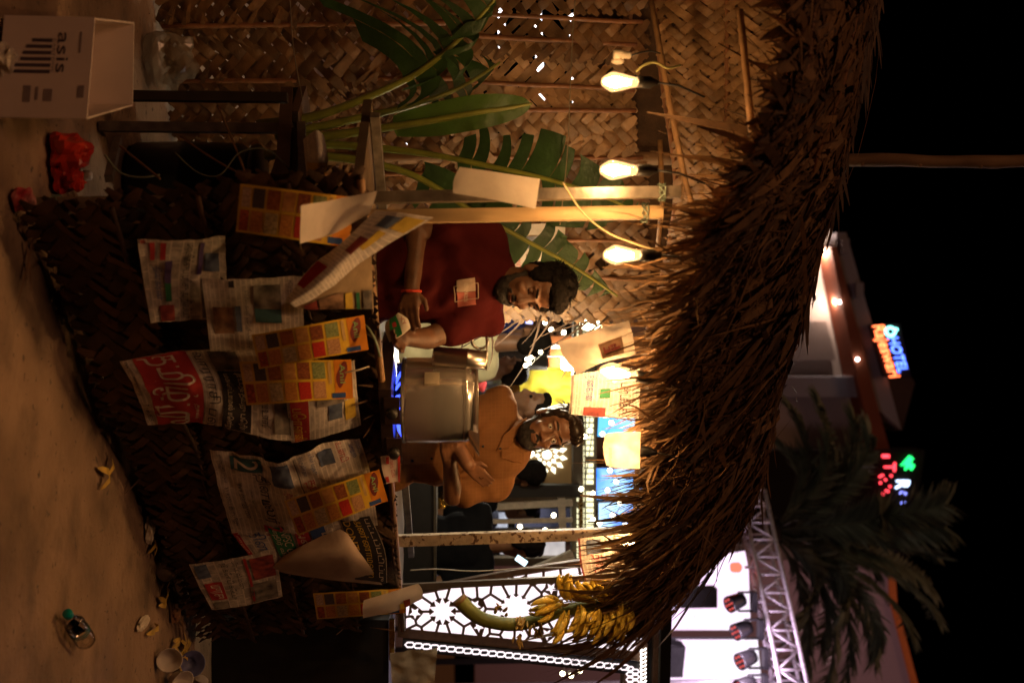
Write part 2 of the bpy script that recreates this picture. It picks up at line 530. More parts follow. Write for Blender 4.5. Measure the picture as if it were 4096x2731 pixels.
# loose leaflet ends and twine standing off the plaiting
mb = MB()
for k in range(70):
    al = RND.uniform(.0, FRONT.len); z = RND.choice([.98, .76, .5, .27, .06]) + RND.uniform(-.03, .03)
    p = FRONT.at(al, z, .05); d = V((RND.uniform(-.7, .7), -.25, RND.uniform(-1, .25))).normalized(); ln = RND.uniform(.04, .11)
    pts = [p + d * ln * i / 3 + V((0, 0, -.05 * ln * i * i / 3)) for i in range(4)]
    mb.ribbon(pts, [.009, .008, .006, .002], V((RND.uniform(-.4, .4), -1, RND.uniform(-.2, .6))))
o = mb.build('loose_leaflets', palm_deep, cf); o['kind'] = 'stuff'

# ------------------------------------------------------------------ plaited wall behind: hanging fronds side by side, in two tiers
bw = thing('plaited_wall', BACK.at(1.0, 0), 'tall back wall of plaited brown palm fronds tied side by side', 'wall'); bw['kind'] = 'thing'
MB().tube([BACK.at(-.6, 2.03, -.02), BACK.at(2.1, 2.02, -.02)], .02, 8).build('top_pole', bamboo, bw, True)
MB().tube([BACK.at(-.6, 1.1, -.03), BACK.at(2.1, 1.06, -.03)], .018, 8).build('middle_pole', bamboo, bw, True)
budget = [300]
low = [(-150, 108), (112, 330), (332, 520), (524, 705), (708, 880), (884, 1070), (1075, 1250)]
order = [1, 0, 2, 3, 4, 5, 6]
for k in order:
    a, b = low[k]
    bl, br, tl, tr = BACK.hit(600 if a < 200 else 640, a, .02), BACK.hit(660, b, .035), BACK.hit(1830, a - 14, .02), BACK.hit(1830, b - 14, .035)
    for p in (bl, br): p.z = max(p.z, .02)
    pos0, W, Hh = patch4(bl, br, tr, tl)
    def pos(s, t, pos0=pos0, k=k):
        p = pos0(s, t)
        return p + BACK.n * (.03 * NZ.noise(p * 3 + V((k, 0, 0))))
    rib = MB().tube([pos(-.01, t / 10 * Hh) + BACK.n * .022 for t in range(11)], .0115, 6).build('midrib', rib_mat, bw, True)
    weave(pos, W * 1.0, Hh, .050, RND, .008, .48, budget, rib, palm_dry, .012)
up = [(-150, 40, 1800, 2570), (60, 190, 1800, 2570), (150, 345, 1850, 2545), (330, 560, 1830, 2535), (440, 640, 1780, 2540), (630, 800, 1850, 2570), (790, 980, 1830, 2580), (960, 1120, 1800, 2580), (1110, 1270, 1900, 2580)]
budget2 = [0]
mb = MB(); vs = [BACK.hit(x, y, -.03) for x in (2300, 2480, 2700) for y in (-260, 200, 600, 1000, 1275)]   # dark sheet standing in for the shaded corner under the roof
mb.add(vs, [(r * 5 + c, r * 5 + c + 1, r * 5 + c + 6, r * 5 + c + 5) for r in range(2) for c in range(4)]).build('corner_shade_sheet', palm_deep, bw)
for k, (a, b, x0, x1) in enumerate(up):
    sk = 40 if k in (1, 2, 3) else 10
    bl, br, tl, tr = BACK.hit(x0, a, .05), BACK.hit(x0, b, .06), BACK.hit(x1, a + sk, .05), BACK.hit(x1, b + sk, .06)
    pos0, W, Hh = patch4(bl, br, tr, tl)
    def pos(s, t, pos0=pos0, k=k):
        p = pos0(s, t)
        return p + BACK.n * (.03 * NZ.noise(p * 3 + V((k, 4, 0))))
    rib = MB().tube([pos(-.012, t / 10 * Hh) + BACK.n * .016 for t in range(11)], .010, 6).build('midrib', rib_mat, bw, True)
    weave(pos, W, Hh, .043, RND, .008, .47, budget2, rib, palm_pale if k in (2, 3, 4) else palm_dry, .03)
# fringe of spiky leaf ends over the joints, torn dry leaflets at the open end
mb = MB()
for k in range(260):
    u = RND.choice([110, 330, 520, 705, 880, 1070]) + RND.uniform(-14, 14); w = RND.uniform(650, 1800)
    p = BACK.hit(w, u, .045); ln = RND.uniform(.05, .12); sg = RND.choice((-1, 1))
    d = (BACK.d * sg * .8 + V((0, 0, RND.uniform(.2, .9)))).normalized()
    mb.ribbon([p, p + d * ln * .5 + BACK.n * .01, p + d * ln], [.022, .016, .002], BACK.n)
o = mb.build('loose_leaflets', palm_dry, bw); o['kind'] = 'stuff'
mb = MB()
for k in range(18):
    p = BACK.hit(RND.uniform(1850, 2500), 1255 + RND.uniform(-40, 20), .03); ln = RND.uniform(.12, .38)
    d = V((RND.uniform(.2, 1), RND.uniform(-.5, .2), RND.uniform(-.9, .2))).normalized()
    pts = [p + d * ln * i / 4 + V((0, 0, -.35 * ln * (i / 4) ** 2)) for i in range(5)]
    mb.ribbon(pts, [.012, .011, .009, .006, .002], V((RND.uniform(-.5, .5), -1, RND.uniform(-.3, .3))))
o = mb.build('torn_leaflets', palm_deep, bw); o['kind'] = 'stuff'

# ------------------------------------------------------------------ thatched roof
EAVE = [(-160, 3215, 2.72), (350, 3120, 2.76), (720, 2985, 2.83), (1000, 2840, 2.98), (1400, 2750, 3.36), (1800, 2680, 3.80), (2150, 2620, 4.26), (2370, 2580, 4.55)]
RIDGE = [(-160, 3505, 3.50), (150, 3465, 3.6), (600, 3360, 3.75), (1000, 3265, 3.95), (1400, 3170, 4.2), (1850, 3060, 4.6), (2110, 2950, 4.82), (2370, 2720, 4.85)]
ep = [P(w, u, d) for u, w, d in EAVE]; rp_ = [P(w, u, d) for u, w, d in RIDGE]
def roof_pos(a, b):                              # a along the eave, b from eave to ridge
    e = V(catmull(ep, a)); r = V(catmull(rp_, a))
    p = e.lerp(r, b)
    return p + V((0, 0, .05 * math.sin(math.pi * b) + .03 * NZ.noise(p * 2.5)))
def roof_nrm(a, b):
    du = roof_pos(min(a + .01, 1), b) - roof_pos(max(a - .01, 0), b); dv = roof_pos(a, min(b + .02, 1.05)) - roof_pos(a, b - .02)
    n = du.cross(dv).normalized()
    return n if n.y < 0 else -n
rf = thing('thatched_roof', (ep[3].x, ep[3].y, 0), 'shaggy brown palm thatch roof of the stall with hanging straw eaves', 'roof'); rf['kind'] = 'thing'
mb = MB(); vs = []; fs = []
NA, NB = 40, 10
for j in range(NB + 1):
    for i in range(NA + 1): vs.append(roof_pos(i / NA, j / NB) - roof_nrm(i / NA, j / NB) * .03)
for j in range(NB):
    for i in range(NA):
        k = j * (NA + 1) + i; fs.append((k, k + 1, k + NA + 2, k + NA + 1))
mb.add(vs, fs).build('front_slope', palm_dark, rf, True)
# rear slope: from the ridge down to the wall top; its plaited underside catches the bulbs
wt = [P(2600, -200, 4.05), P(2640, 300, 4.1), P(2700, 760, 4.25), P(2640, 1100, 4.6), P(2560, 1500, 5.1), P(2520, 2500, 5.9)]
rl = [roof_pos(i / 6, 1.0) for i in range(7)]
def rear_pos(a, b):
    return V(catmull(wt, a)).lerp(V(catmull(rl, a)) + V((0, 0, -.04)), b) + V((0, 0, -.02 * math.sin(math.pi * b)))
mb = MB(); vs = []; fs = []
for j in range(7):
    for i in range(31): vs.append(rear_pos(i / 30, j / 6) + V((0, .03, .05)))
for j in range(6):
    for i in range(30):
        k = j * 31 + i; fs.append((k, k + 1, k + 32, k + 31))
rear = mb.add(vs, fs).build('rear_slope', palm_dark, rf, True)
budget3 = [300]
LA = sum((V(catmull(wt, (i + 1) / 20)) - V(catmull(wt, i / 20))).length for i in range(20))
for (a0, a1, b0, b1, mm) in ((.0, .50, .02, .40, palm_pale), (.0, .5, .42, .80, palm_pale), (.0, .5, .81, .98, palm_dry), (.5, .98, .03, .45, palm_dry)):
    W = (rear_pos(.1, b1) - rear_pos(.1, b0)).length; Hh = LA * (a1 - a0)
    def pos(s, t, a0=a0, a1=a1, b0=b0, b1=b1, W=W, Hh=Hh):
        return rear_pos(a0 + (a1 - a0) * t / Hh, b0 + (b1 - b0) * s / W)
    rib = MB().tube([pos(-.01, Hh * i / 10) for i in range(11)], .011, 6).build('midrib', rib_mat, rf, True)
    weave(pos, W, Hh, .046, RND, .009, .465, budget3 if mm is palm_pale else [0], rib, mm, 0)
# a few plaited patches still seen on the weather side
for (a0, a1, b0, b1) in ((.0, .26, .10, .5), (.0, .3, .5, .95), (.45, .72, .02, .40), (.7, .95, .05, .5)):
    W = (roof_pos(.5, b1) - roof_pos(.5, b0)).length
    Hh = sum((roof_pos(a0 + (a1 - a0) * (i + 1) / 10, b0) - roof_pos(a0 + (a1 - a0) * i / 10, b0)).length for i in range(10))
    def pos(s, t, a0=a0, a1=a1, b0=b0, b1=b1, W=W, Hh=Hh):
        a = a0 + (a1 - a0) * t / Hh; b = b0 + (b1 - b0) * s / W
        return roof_pos(a, b) + V((0, -.008, .008))
    rib = MB().tube([pos(-.01, Hh * i / 10) for i in range(11)], .010, 6).build('midrib', rib_mat, rf, True)
    weave(pos, W, Hh, .048, RND, .006, .49, [0], rib, palm_dry if a1 < .4 else palm_dark, .03)

# thatch strands
straw_dark = mat('straw_dark', (.115, .060, .026), .66, var=.35, scale=20, island=.55)
straw_pale = mat('straw_pale', (.215, .118, .050), .7, var=.3, scale=20, island=.45)
def strand(p, d, ln, w, nrm, droop, n=6, kink=0.0):
    pts = [V(p)]; d = V(d).normalized(); step = ln / (n - 1)
    for i in range(n - 1):
        d = (d + V((0, 0, -droop * step * 3)) + V((RND.gauss(0, kink), RND.gauss(0, kink), RND.gauss(0, kink)))).normalized()
        pts.append(pts[-1] + d * step)
    ws = [w * (1 - .15 * (i / (n - 1))) for i in range(n)]; ws[-1] = w * .15; ws[-2] *= .8
    return pts, ws, nrm
def roof_dir(a, b, ang):                         # ang: degrees from straight down-slope, positive to the right
    dn = (roof_pos(a, max(b - .03, -.05)) - roof_pos(a, b + .01)).normalized()
    rt = (roof_pos(min(a + .01, 1), b) - roof_pos(max(a - .01, 0), b)).normalized()
    return dn * math.cos(R(ang)) + rt * math.sin(R(ang))
dark, pale, singles = MB(), MB(), []
for k in range(4600):
    a = RND.random(); b = RND.random() ** 1.15
    if a < .30 and b > .12 and RND.random() < .62: continue
    n = roof_nrm(a, b)
    p = roof_pos(a, b) + n * RND.uniform(0, .03)
    mean = 8 + 50 * min(1, max(0, a - .2) * 2.2)
    d = roof_dir(a, b, RND.gauss(mean, 24 if RND.random() < .6 else 55)) + n * RND.uniform(-.06, .09)
    ln = min(RND.uniform(.18, .95) * (0.45 if a < .3 else 1), .16 + 1.1 * b); w = RND.choice((.003, .004, .005, .007, .010, .016, .026, .034))
    st = strand(p, d, ln, w, n + V((RND.gauss(0, .4), RND.gauss(0, .3), RND.gauss(0, .4))), RND.uniform(.1, .8), kink=.08)
    (pale if RND.random() < .30 else dark).ribbon(*st)
def a_of(u):                                      # eave parameter for a photo column
    lo, hi = 0, 1
    for _ in range(24):
        m_ = (lo + hi) / 2; q = V(catmull(ep, m_))
        uu = 1365.5 + FPX * q.x / q.y
        if uu < u: lo = m_
        else: hi = m_
    return lo
A1 = a_of(880)
for k in range(1700):                             # the hanging fringe along the eave
    a = A1 + (1 - A1) * RND.random() ** .9 if k > 110 else RND.uniform(0, A1)
    b = RND.uniform(-.02, .30); n = roof_nrm(a, b)
    p = roof_pos(a, b) + n * RND.uniform(-.03, .05)
    left = k <= 110
    cl = .45 + 1.1 * max(0, NZ.noise(V((a * 26, 3, 0))) + .35)
    d = roof_dir(a, b, RND.gauss(10 if left else 46, 42)) + V((0, 0, -.25))
    ln = (RND.uniform(.05, .16) if left else RND.uniform(.06, .26) * cl + (RND.random() < .12) * RND.uniform(.05, .25)) + max(b, 0) * .45; w = RND.choice((.0025, .003, .004, .006, .008, .012))
    st = strand(p, d, ln, w, V((RND.gauss(0, .5), -1, RND.gauss(0, .4))), RND.uniform(.1, 2.2), kink=.22)
    if len(singles) < 230 and RND.random() < .18: singles.append(st)
    else: (pale if RND.random() < .42 else dark).ribbon(*st)
for k in range(60):                               # long stragglers at the open end
    a = RND.uniform(.80, 1.0); b = RND.uniform(.0, .9); n = roof_nrm(a, b)
    p = roof_pos(a, b) + n * .03
    d = roof_dir(a, b, RND.gauss(50, 14))
    singles.append(strand(p, d, RND.uniform(.2, .55), RND.choice((.006, .009, .012)), V((RND.gauss(0, .4), -1, RND.gauss(0, .4))), RND.uniform(.0, .5), kink=.07))
for k in range(420):                              # the bundled ridge, laid lengthwise
    a = RND.uniform(0, .93); b = RND.uniform(.84, .99); p = roof_pos(a, b) + V((0, -.02, .005 + RND.uniform(-.02, .012)))
    rt = (roof_pos(min(a + .02, 1), b) - roof_pos(max(a - .02, 0), b)).normalized()
    dark.ribbon(*strand(p, rt + V((0, 0, RND.gauss(0, .04))), RND.uniform(.12, .32), RND.choice((.006, .012, .02)), V((0, -1, .5)), .0, kink=.05))
for nm, b_, m_ in (('dark_thatch', dark, straw_dark), ('pale_thatch', pale, straw_pale)):
    o = b_.build(nm, m_, rf); o['kind'] = 'stuff'
for st in singles:
    MB().ribbon(*st).build('straw', straw_pale if RND.random() < .45 else straw_dark, rf)
# bamboo battens under the roof
for pts in ([P(2590, -80, 3.5), P(2680, 420, 3.45), P(2745, 740, 3.4), P(2790, 900, 3.35)], [P(2640, 560, 4.1), P(2650, 800, 4.15), P(2630, 1000, 4.25)],
            [P(2960, 40, 3.0), P(2990, 330, 3.0), P(3010, 560, 2.98)]):
    MB().tube(pts, .011, 7).build('batten', bamboo, rf, True)

# ------------------------------------------------------------------ posts
steel = mat('worn_steel', (.30, .25, .20), .42, .7, var=.35, scale=18, bump=.1)
brass = mat('raw_timber', (.50, .34, .17), .5, var=.3, scale=14, stretch=(1, 1, .2), bump=.2)
paintm = mat('chipped_white_paint', (.46, .37, .28), .55, var=.2, scale=40, bump=.2)
nt = paintm.node_tree
def chips(m, col, lo=.60, hi=.64, sc=38):
    nt = m.node_tree; N = nt.nodes; L = nt.links; b = N['Principled BSDF']; old = b.inputs['Base Color'].links[0].from_socket
    tc = N.new('ShaderNodeTexCoord'); nz = N.new('ShaderNodeTexNoise'); nz.inputs['Scale'].default_value = sc; nz.inputs['Detail'].default_value = 6
    L.new(tc.outputs['Object'], nz.inputs['Vector'])
    mr = N.new('ShaderNodeMapRange'); mr.inputs[1].default_value = lo; mr.inputs[2].default_value = hi; L.new(nz.outputs[0], mr.inputs[0])
    mx = N.new('ShaderNodeMix'); mx.data_type = 'RGBA'; mx.inputs['B'].default_value = (*col, 1)
    L.new(mr.outputs[0], mx.inputs['Factor']); L.new(old, mx.inputs['A']); L.new(mx.outputs['Result'], b.inputs['Base Color'])
chips(paintm, (.10, .05, .03), .56, .60)
def post(name, a, b, w, m, label, cat='post', grp='posts of the stall'):
    t = thing(name, (a.x, a.y, max(a.z - .0, 0)), label, cat, grp)
    MB().bar(a, b, w, w, V((0, 1, 0))).build('shaft', m, t)
    d = (b - a).normalized()
    for k in (.03, .97):                          # wire lashing
        p = a.lerp(b, k)
        MB().tube([p + V((math.cos(q) * w * .75, math.sin(q) * w * .75, .012 * math.sin(q * 2.3))) for q in [i * .7 for i in range(28)]], .0025, 4).build('wire_lashing', mat('green_wire', (.13, .17, .12), .5), t)
    return t
g0 = P(1520, 800, 3.12); b0 = V((g0.x + .02, g0.y, .0))
post('steel_post', b0, P(2720, 768, 3.14), .036, steel, 'grey square steel corner post beside the white hanging card')
g1 = P(1700, 886, 3.2); post('timber_post', V((g1.x + .01, g1.y, 0)), P(2648, 850, 3.2), .042, brass, 'pale timber post glowing yellow under the bulbs beside the maroon shirt')
g2 = P(1610, 2165, 4.62); post('painted_post', V((g2.x + .02, g2.y, 0)), P(2560, 2128, 4.6), .05, paintm, 'chipped off white painted post at the open end of the counter')
g3 = P(1620, 2360, 5.0); post('thin_pole', V((g3.x + .02, g3.y, 0)), P(2560, 2300, 5.0), .03, mat('brown_pipe', (.12, .085, .06), .5, .4), 'thin brown pole standing before the glowing lattice panel')
# the pole standing up behind the roof
pts = curve([P(3250, 640, 4.6), P(3450, 640, 4.6), P(3650, 643, 4.6), P(3900, 648, 4.62), P(4200, 640, 4.65)], 22)
t = thing('wooden_pole', (pts[0].x, pts[0].y, 0), 'bare crooked wooden pole rising above the roof into the night', 'pole')
lowp = [V((pts[0].x + .02, pts[0].y + .03, 0)), V((pts[0].x, pts[0].y, 1.5))]
MB().tube(lowp + [p + V((.006 * NZ.noise(p * 5), 0, 0)) for p in pts], [.034, .034] + [.030 + .004 * NZ.noise(p * 9) for p in pts], 10).build('shaft', mat('bark_pole', (.33, .2, .105), .8, var=.4, scale=12, bump=.5, stretch=(1, 1, .3)), t, True)
for k in (5, 11, 16):
    MB().ball(pts[k] + V((.022, -.012, 0)), (.012, .012, .016), 8, 6).build('knot', mat('bark_pole'), t, True)
# ------------------------------------------------------------------ papers pinned on the counter and hung under the roof
news = paper_mat('newsprint')
news2 = paper_mat('newsprint_grey', (.74, .65, .56), (.25, .22, .19), .05, .03)
white = mat('stained_white_paper', (.70, .60, .50), .8, var=.10, scale=10, bump=.2, bscale=25, thin=.06)
chips(white, (.22, .10, .05), .735, .75, 16)
kraft = mat('back_of_newsprint', (.47, .35, .26), .85, var=.12, scale=7, bump=.3, bscale=18, thin=.1)
ink = flat('black_ink', (.035, .03, .03)); inkblue = flat('blue_ink', (.04, .09, .30)); inkred = flat('red_ink', (.42, .035, .03)); inkwhite = flat('white_ink', (.66, .58, .5))
inkgreen = flat('green_ink', (.03, .17, .07)); inkpurple = flat('purple_ink', (.10, .06, .18)); inkyellow = flat('yellow_ink', (.62, .42, .05)); inkteal = flat('teal_ink', (.05, .13, .14))
photo1 = mat('printed_photo_warm', (.10, .05, .03), .8, col2=(.45, .26, .15), scale=26)
photo2 = mat('printed_photo_blue', (.03, .04, .09), .8, col2=(.16, .2, .28), scale=22)
photo3 = mat('printed_photo_red', (.12, .02, .02), .8, col2=(.42, .08, .06), scale=30)
photo4 = mat('printed_photo_grey', (.05, .045, .04), .8, col2=(.3, .26, .22), scale=24)
GP = 'newspapers pinned to the stall'

sheet('newspaper', 'small newspaper with blue masthead pinned lowest at the near end of the counter', 'newspaper',
      cpx([[(604, 1292), (572, 1110, .12), (550, 956)][::-1], [(760, 962), (735, 1110, .12), (740, 1282)], [(900, 945, .10), (905, 1110, .07), (925, 1272, .10)]], off=.12), news2, 18, 14, .011,
      [('R', .0, .03, .08, .1, photo3), ('T', 'தினகரன்', .36, .15, .72, .27, inkblue), ('R', .05, .14, .28, .19, inkred), ('R', .05, .24, .28, .29, inkred),
       ('R', .3, .29, .56, .36, inkpurple), ('R', .56, .29, .74, .36, inkgreen), ('R', .78, .2, .98, .38, photo3),
       ('T', 'புரட்சிக்குப் பரிசு அறிவிப்பு', .06, .44, .96, .58, ink), ('R', .06, .63, .46, .68, inkpurple), ('R', .22, .7, .42, .88, photo2), ('R', .52, .68, .96, .95, photo4)], GP, 1, (.26, .27))
sheet('newspaper', 'pale open newspaper with a small orange picture overlapping the blue masthead one', 'newspaper',
      cpx([[(808, 1118), (825, 1260, .10), (842, 1408)], [(1010, 1112, .09), (1020, 1260, .11), (1030, 1402)], [(1212, 1106), (1214, 1260, .1), (1220, 1400)]], off=.09), news, 16, 16, .010,
      [('R', .40, .1, .72, .3, photo1), ('R', .38, .32, .7, .37, photo2), ('R', .12, .5, .42, .74, photo4), ('R', .42, .5, .58, .74, inkteal), ('R', .03, .28, .14, .33, ink),
       ('T', 'இந்திய அணி வெற்றி பெற்றது', .18, .40, .92, .455, ink), ('T', 'செய்திகள்', .06, .80, .36, .86, ink)], GP, 2, (.28, .33))
sheet('newspaper', 'newspaper with a big white on red masthead and black headlines', 'newspaper',
      cpx([[(480, 1442), (540, 1560, .13), (592, 1698)], [(700, 1408), (770, 1545, .15), (775, 1690, .11)], [(900, 1400), (960, 1550, .12), (960, 1722, .14)], [(1130, 1390), (1160, 1560, .12), (1180, 1775, .16)]], off=.10), news, 20, 22, .013,
      [('R', .0, .10, .99, .40, inkred), ('T', 'தமிழ்', .03, .12, .66, .37, inkwhite), ('T', 'மு', .70, .11, .985, .31, inkwhite), ('T', 'தாலர் 1', .7, .335, .95, .375, inkwhite), ('T', 'www.tamilmurasu.org', .03, .03, .55, .07, ink),
       ('T', '31.8.2025', .68, .035, .9, .075, ink), ('T', 'வாரராசி பல', .03, .42, .97, .52, ink), ('R', .02, .54, .30, .72, photo4), ('R', .31, .54, .98, .73, ink),
       ('T', 'மகோட்டாமல் சென்ற', .34, .56, .96, .62, inkwhite), ('T', 'இட்டதே தவறு பெரிய', .33, .65, .96, .71, inkwhite), ('T', 'முழு விவரம் உள்ளே', .42, .77, .86, .84, ink), ('R', .1, .86, .9, .97, photo4)], GP, 3, (.26, .5))
sheet('newspaper', 'newspaper under the snack cards with an orange banner and a bare grey column', 'newspaper',
      cpx([[(1140, 1530), (1150, 1640, .08), (1166, 1770, .05)], [(1290, 1500), (1300, 1625, .09), (1300, 1745)], [(1418, 1440), (1430, 1580, .06), (1445, 1700)]], off=.065), news, 14, 14, .005,
      [('R', .02, .06, .98, .30, inkred), ('T', 'பொன்னி', .48, .09, .96, .27, inkyellow), ('R', .05, .4, .5, .75, photo4), ('R', .5, .55, .72, .72, photo2), ('R', .5, .76, .78, .92, inkyellow)], GP, 4, (.22, .26))
sheet('newspaper', 'large crumpled newspaper with a boxed 2 and a black masthead right of the pot', 'newspaper',
      cpx([[(838, 1798), (880, 1960, .09), (928, 2128)], [(1010, 1822, .10), (1030, 1975, .11), (1080, 2135)], [(1130, 1845, .14), (1180, 1990, .12), (1220, 2140)], [(1290, 1775, .10), (1340, 1930, .12), (1385, 2120)], [(1440, 1757), (1478, 1880, .09), (1512, 2100)]], off=.08), news, 22, 28, .016,
      [('T', 'நாளைய பதிப்புகள்', .06, .045, .40, .085, ink), ('T', '31.8.2025 ஞாயிறு', .44, .045, .86, .085, ink), ('R', .07, .12, .24, .31, inkteal), ('T', '2', .1, .14, .22, .28, inkwhite),
       ('T', 'www.dinamalar.com', .38, .14, .78, .18, ink), ('T', 'உண்மையின் உரைகல்', .44, .20, .72, .225, ink), ('T', 'தினமலர்', .26, .24, .82, .36, ink), ('T', '21', .84, .23, .99, .36, inkred), ('R', .08, .38, .36, .52, photo2),
       ('T', 'திருவனந்தபுரம்', .42, .43, .9, .49, inkred), ('R', .06, .56, .6, .565, ink), ('T', 'தீர்ப்பு சொன்ன', .04, .585, .3, .62, inkblue), ('T', 'கட்சிகள் வழக்கு', .04, .64, .32, .68, inkblue),
       ('T', 'உடனடி', .02, .82, .30, .87, inkred), ('T', 'முதல்', .1, .885, .3, .925, inkblue), ('T', 'மலையாளி', .02, .945, .3, .985, inkblue), ('R', .1, .70, .28, .79, photo2), ('T', 'தமிழ்', .36, .58, .6, .66, inkred)], GP, 5, (.36, .55))
sheet('newspaper', 'colour newspaper with blue lettering and a red strip peeking below the folded corner', 'newspaper',
      cpx([[(930, 2130), (990, 2210, .09), (1060, 2275)], [(1110, 2105), (1150, 2205), (1180, 2280)], [(1330, 2080), (1370, 2200), (1390, 2310)], [(1480, 2060), (1540, 2200), (1548, 2330)]], off=.085), news2, 16, 20, .004,
      [('R', .0, .0, 1, .06, inkred), ('T', 'மாஜரி சத்தம்', .1, .01, .9, .05, inkwhite), ('T', '/dinakarannews', .3, .07, .96, .1, ink), ('T', 'தினகரன்', .05, .11, .95, .24, inkblue), ('R', .0, .27, 1, .40, inkgreen), ('T', 'TNPSC GROUP - 2', .05, .335, .95, .39, inkwhite),
       ('T', 'எதிர் வினா', .06, .28, .8, .325, inkwhite), ('R', 0, .42, 1, .50, inkred), ('T', 'அன்பு', .1, .43, .7, .49, inkwhite), ('R', 0, .51, 1, .6, inkblue), ('R', 0, .72, 1, .99, ink), ('T', 'DONT 4', .05, .735, .6, .785, inkyellow), ('T', 'அண்ணாமலை', .05, .81, .9, .88, inkyellow), ('T', 'பட்டப்படிப்பு', .05, .91, .95, .97, inkwhite)], GP, 6, (.24, .5))
# the big folded corner hanging over it
sheet('folded_paper', 'plain brown folded sheet corner hanging as a triangle over the colour newspaper', 'paper',
      cpx([[(1058, 2272, .07), (1062, 2274, .08), (1070, 2278, .07)], [(1190, 2190, .09), (1170, 2250, .12), (1175, 2297, .09)], [(1365, 2112, .08), (1375, 2215, .13), (1345, 2320, .09)], [(1390, 2130, .07), (1460, 2235, .11), (1530, 2340, .07)]], off=.09), kraft, 16, 18, .006, (), None, 7)
sheet('newspaper', 'dim newspaper with a small red masthead hanging lowest beside the paper cups', 'newspaper',
      cpx([[(756, 2258), (800, 2350, .15), (848, 2437)], [(930, 2232), (965, 2330), (985, 2420)], [(1100, 2195), (1118, 2300), (1130, 2385)]], off=.15), news2, 14, 14, .005,
      [('R', .05, .06, .33, .22, photo2), ('R', .42, .10, .76, .3, inkred), ('T', 'முரசு', .46, .13, .73, .27, inkwhite), ('R', .8, .1, .97, .3, photo4), ('T', 'ரூ.கோடி கேட்டு', .06, .34, .78, .43, ink), ('T', 'மிரட்டல் மனு', .06, .46, .6, .54, ink), ('R', .06, .6, .9, .63, inkred), ('R', .1, .66, .48, .94, photo3), ('R', .55, .6, .95, .92, photo4)], GP, 8, (.24, .3))
sheet('blank_sheet', 'stained white sheet slanting over the topmost snack card near the steel post', 'paper',
      cpx([[(1205, 822, .17), (1200, 890, .18), (1200, 975, .19)], [(1340, 800), (1350, 865), (1350, 930)], [(1508, 764), (1500, 800), (1480, 850)]], off=.10), white, 10, 12, .004, (), None, 9)
sheet('curled_newspaper', 'curled newspaper strip falling diagonally from the counter edge beside the maroon man', 'newspaper',
      cpx([[(1140, 1200, .15), (1160, 1215, .17), (1180, 1232, .15)], [(1240, 1070, .14), (1300, 1110, .18), (1330, 1150, .13)], [(1370, 970, .13), (1420, 1000, .16), (1450, 1045, .12)], [(1500, 842, .11), (1600, 850, .12), (1735, 868, .10)]], off=.12), news, 14, 20, .005,
      [('R', .05, .18, .35, .42, inkred), ('R', .3, .62, .5, .76, photo3), ('R', .5, .70, .66, .83, inkyellow), ('R', .35, .85, .6, .95, photo2), ('R', .62, .86, .9, .97, inkyellow)], GP, 10, (.15, .5))
sheet('newspaper', 'brown newspaper page with a film advert hanging behind the curled strip', 'newspaper',
      cpx([[(1180, 1225), (1190, 1232), (1200, 1236)], [(1330, 1100), (1330, 1170, .08), (1335, 1236)], [(1485, 1000), (1490, 1130, .07), (1495, 1235)]], off=.07), mat('yellowed_newsprint', (.42, .30, .17), .85, var=.2, scale=12, bump=.2), 14, 14, .005,
      [('R', .55, .12, .98, .30, photo3), ('R', .55, .32, .98, .62, photo1), ('R', .6, .64, .98, .72, inkyellow), ('R', .62, .76, .98, .8, inkgreen), ('R', .6, .84, .98, .97, photo4)], GP, 11, (.2, .3))

# snack cards with sachet pictures
card = mat('yellow_card', (.72, .45, .04), .4, var=.06, scale=10, coat=.3)
orange = mat('orange_print', (.62, .22, .02), .4, var=.1, scale=10, coat=.3)
foods = [mat('food_%s' % n, c, .55, col2=c2, scale=sc) for n, c, c2, sc in (
    ('red_dates', (.16, .02, .01), (.62, .12, .03), 90), ('split_lentils', (.45, .13, .02), (.75, .33, .10), 160), ('cashews', (.28, .19, .09), (.72, .55, .33), 110),
    ('orange_grains', (.48, .15, .02), (.74, .34, .08), 130), ('red_candy', (.42, .015, .01), (.62, .05, .03), 150), ('brown_seeds', (.35, .14, .05), (.66, .38, .18), 170),
    ('puffed_rice', (.38, .22, .14), (.76, .55, .40), 140), ('mustard', (.05, .035, .035), (.13, .10, .10), 200), ('chillies', (.24, .06, .01), (.46, .15, .03), 90),
    ('vermicelli', (.46, .19, .04), (.68, .36, .12), 60), ('cloves', (.14, .03, .01), (.38, .12, .04), 120), ('fennel', (.10, .13, .03), (.34, .38, .14), 140))]
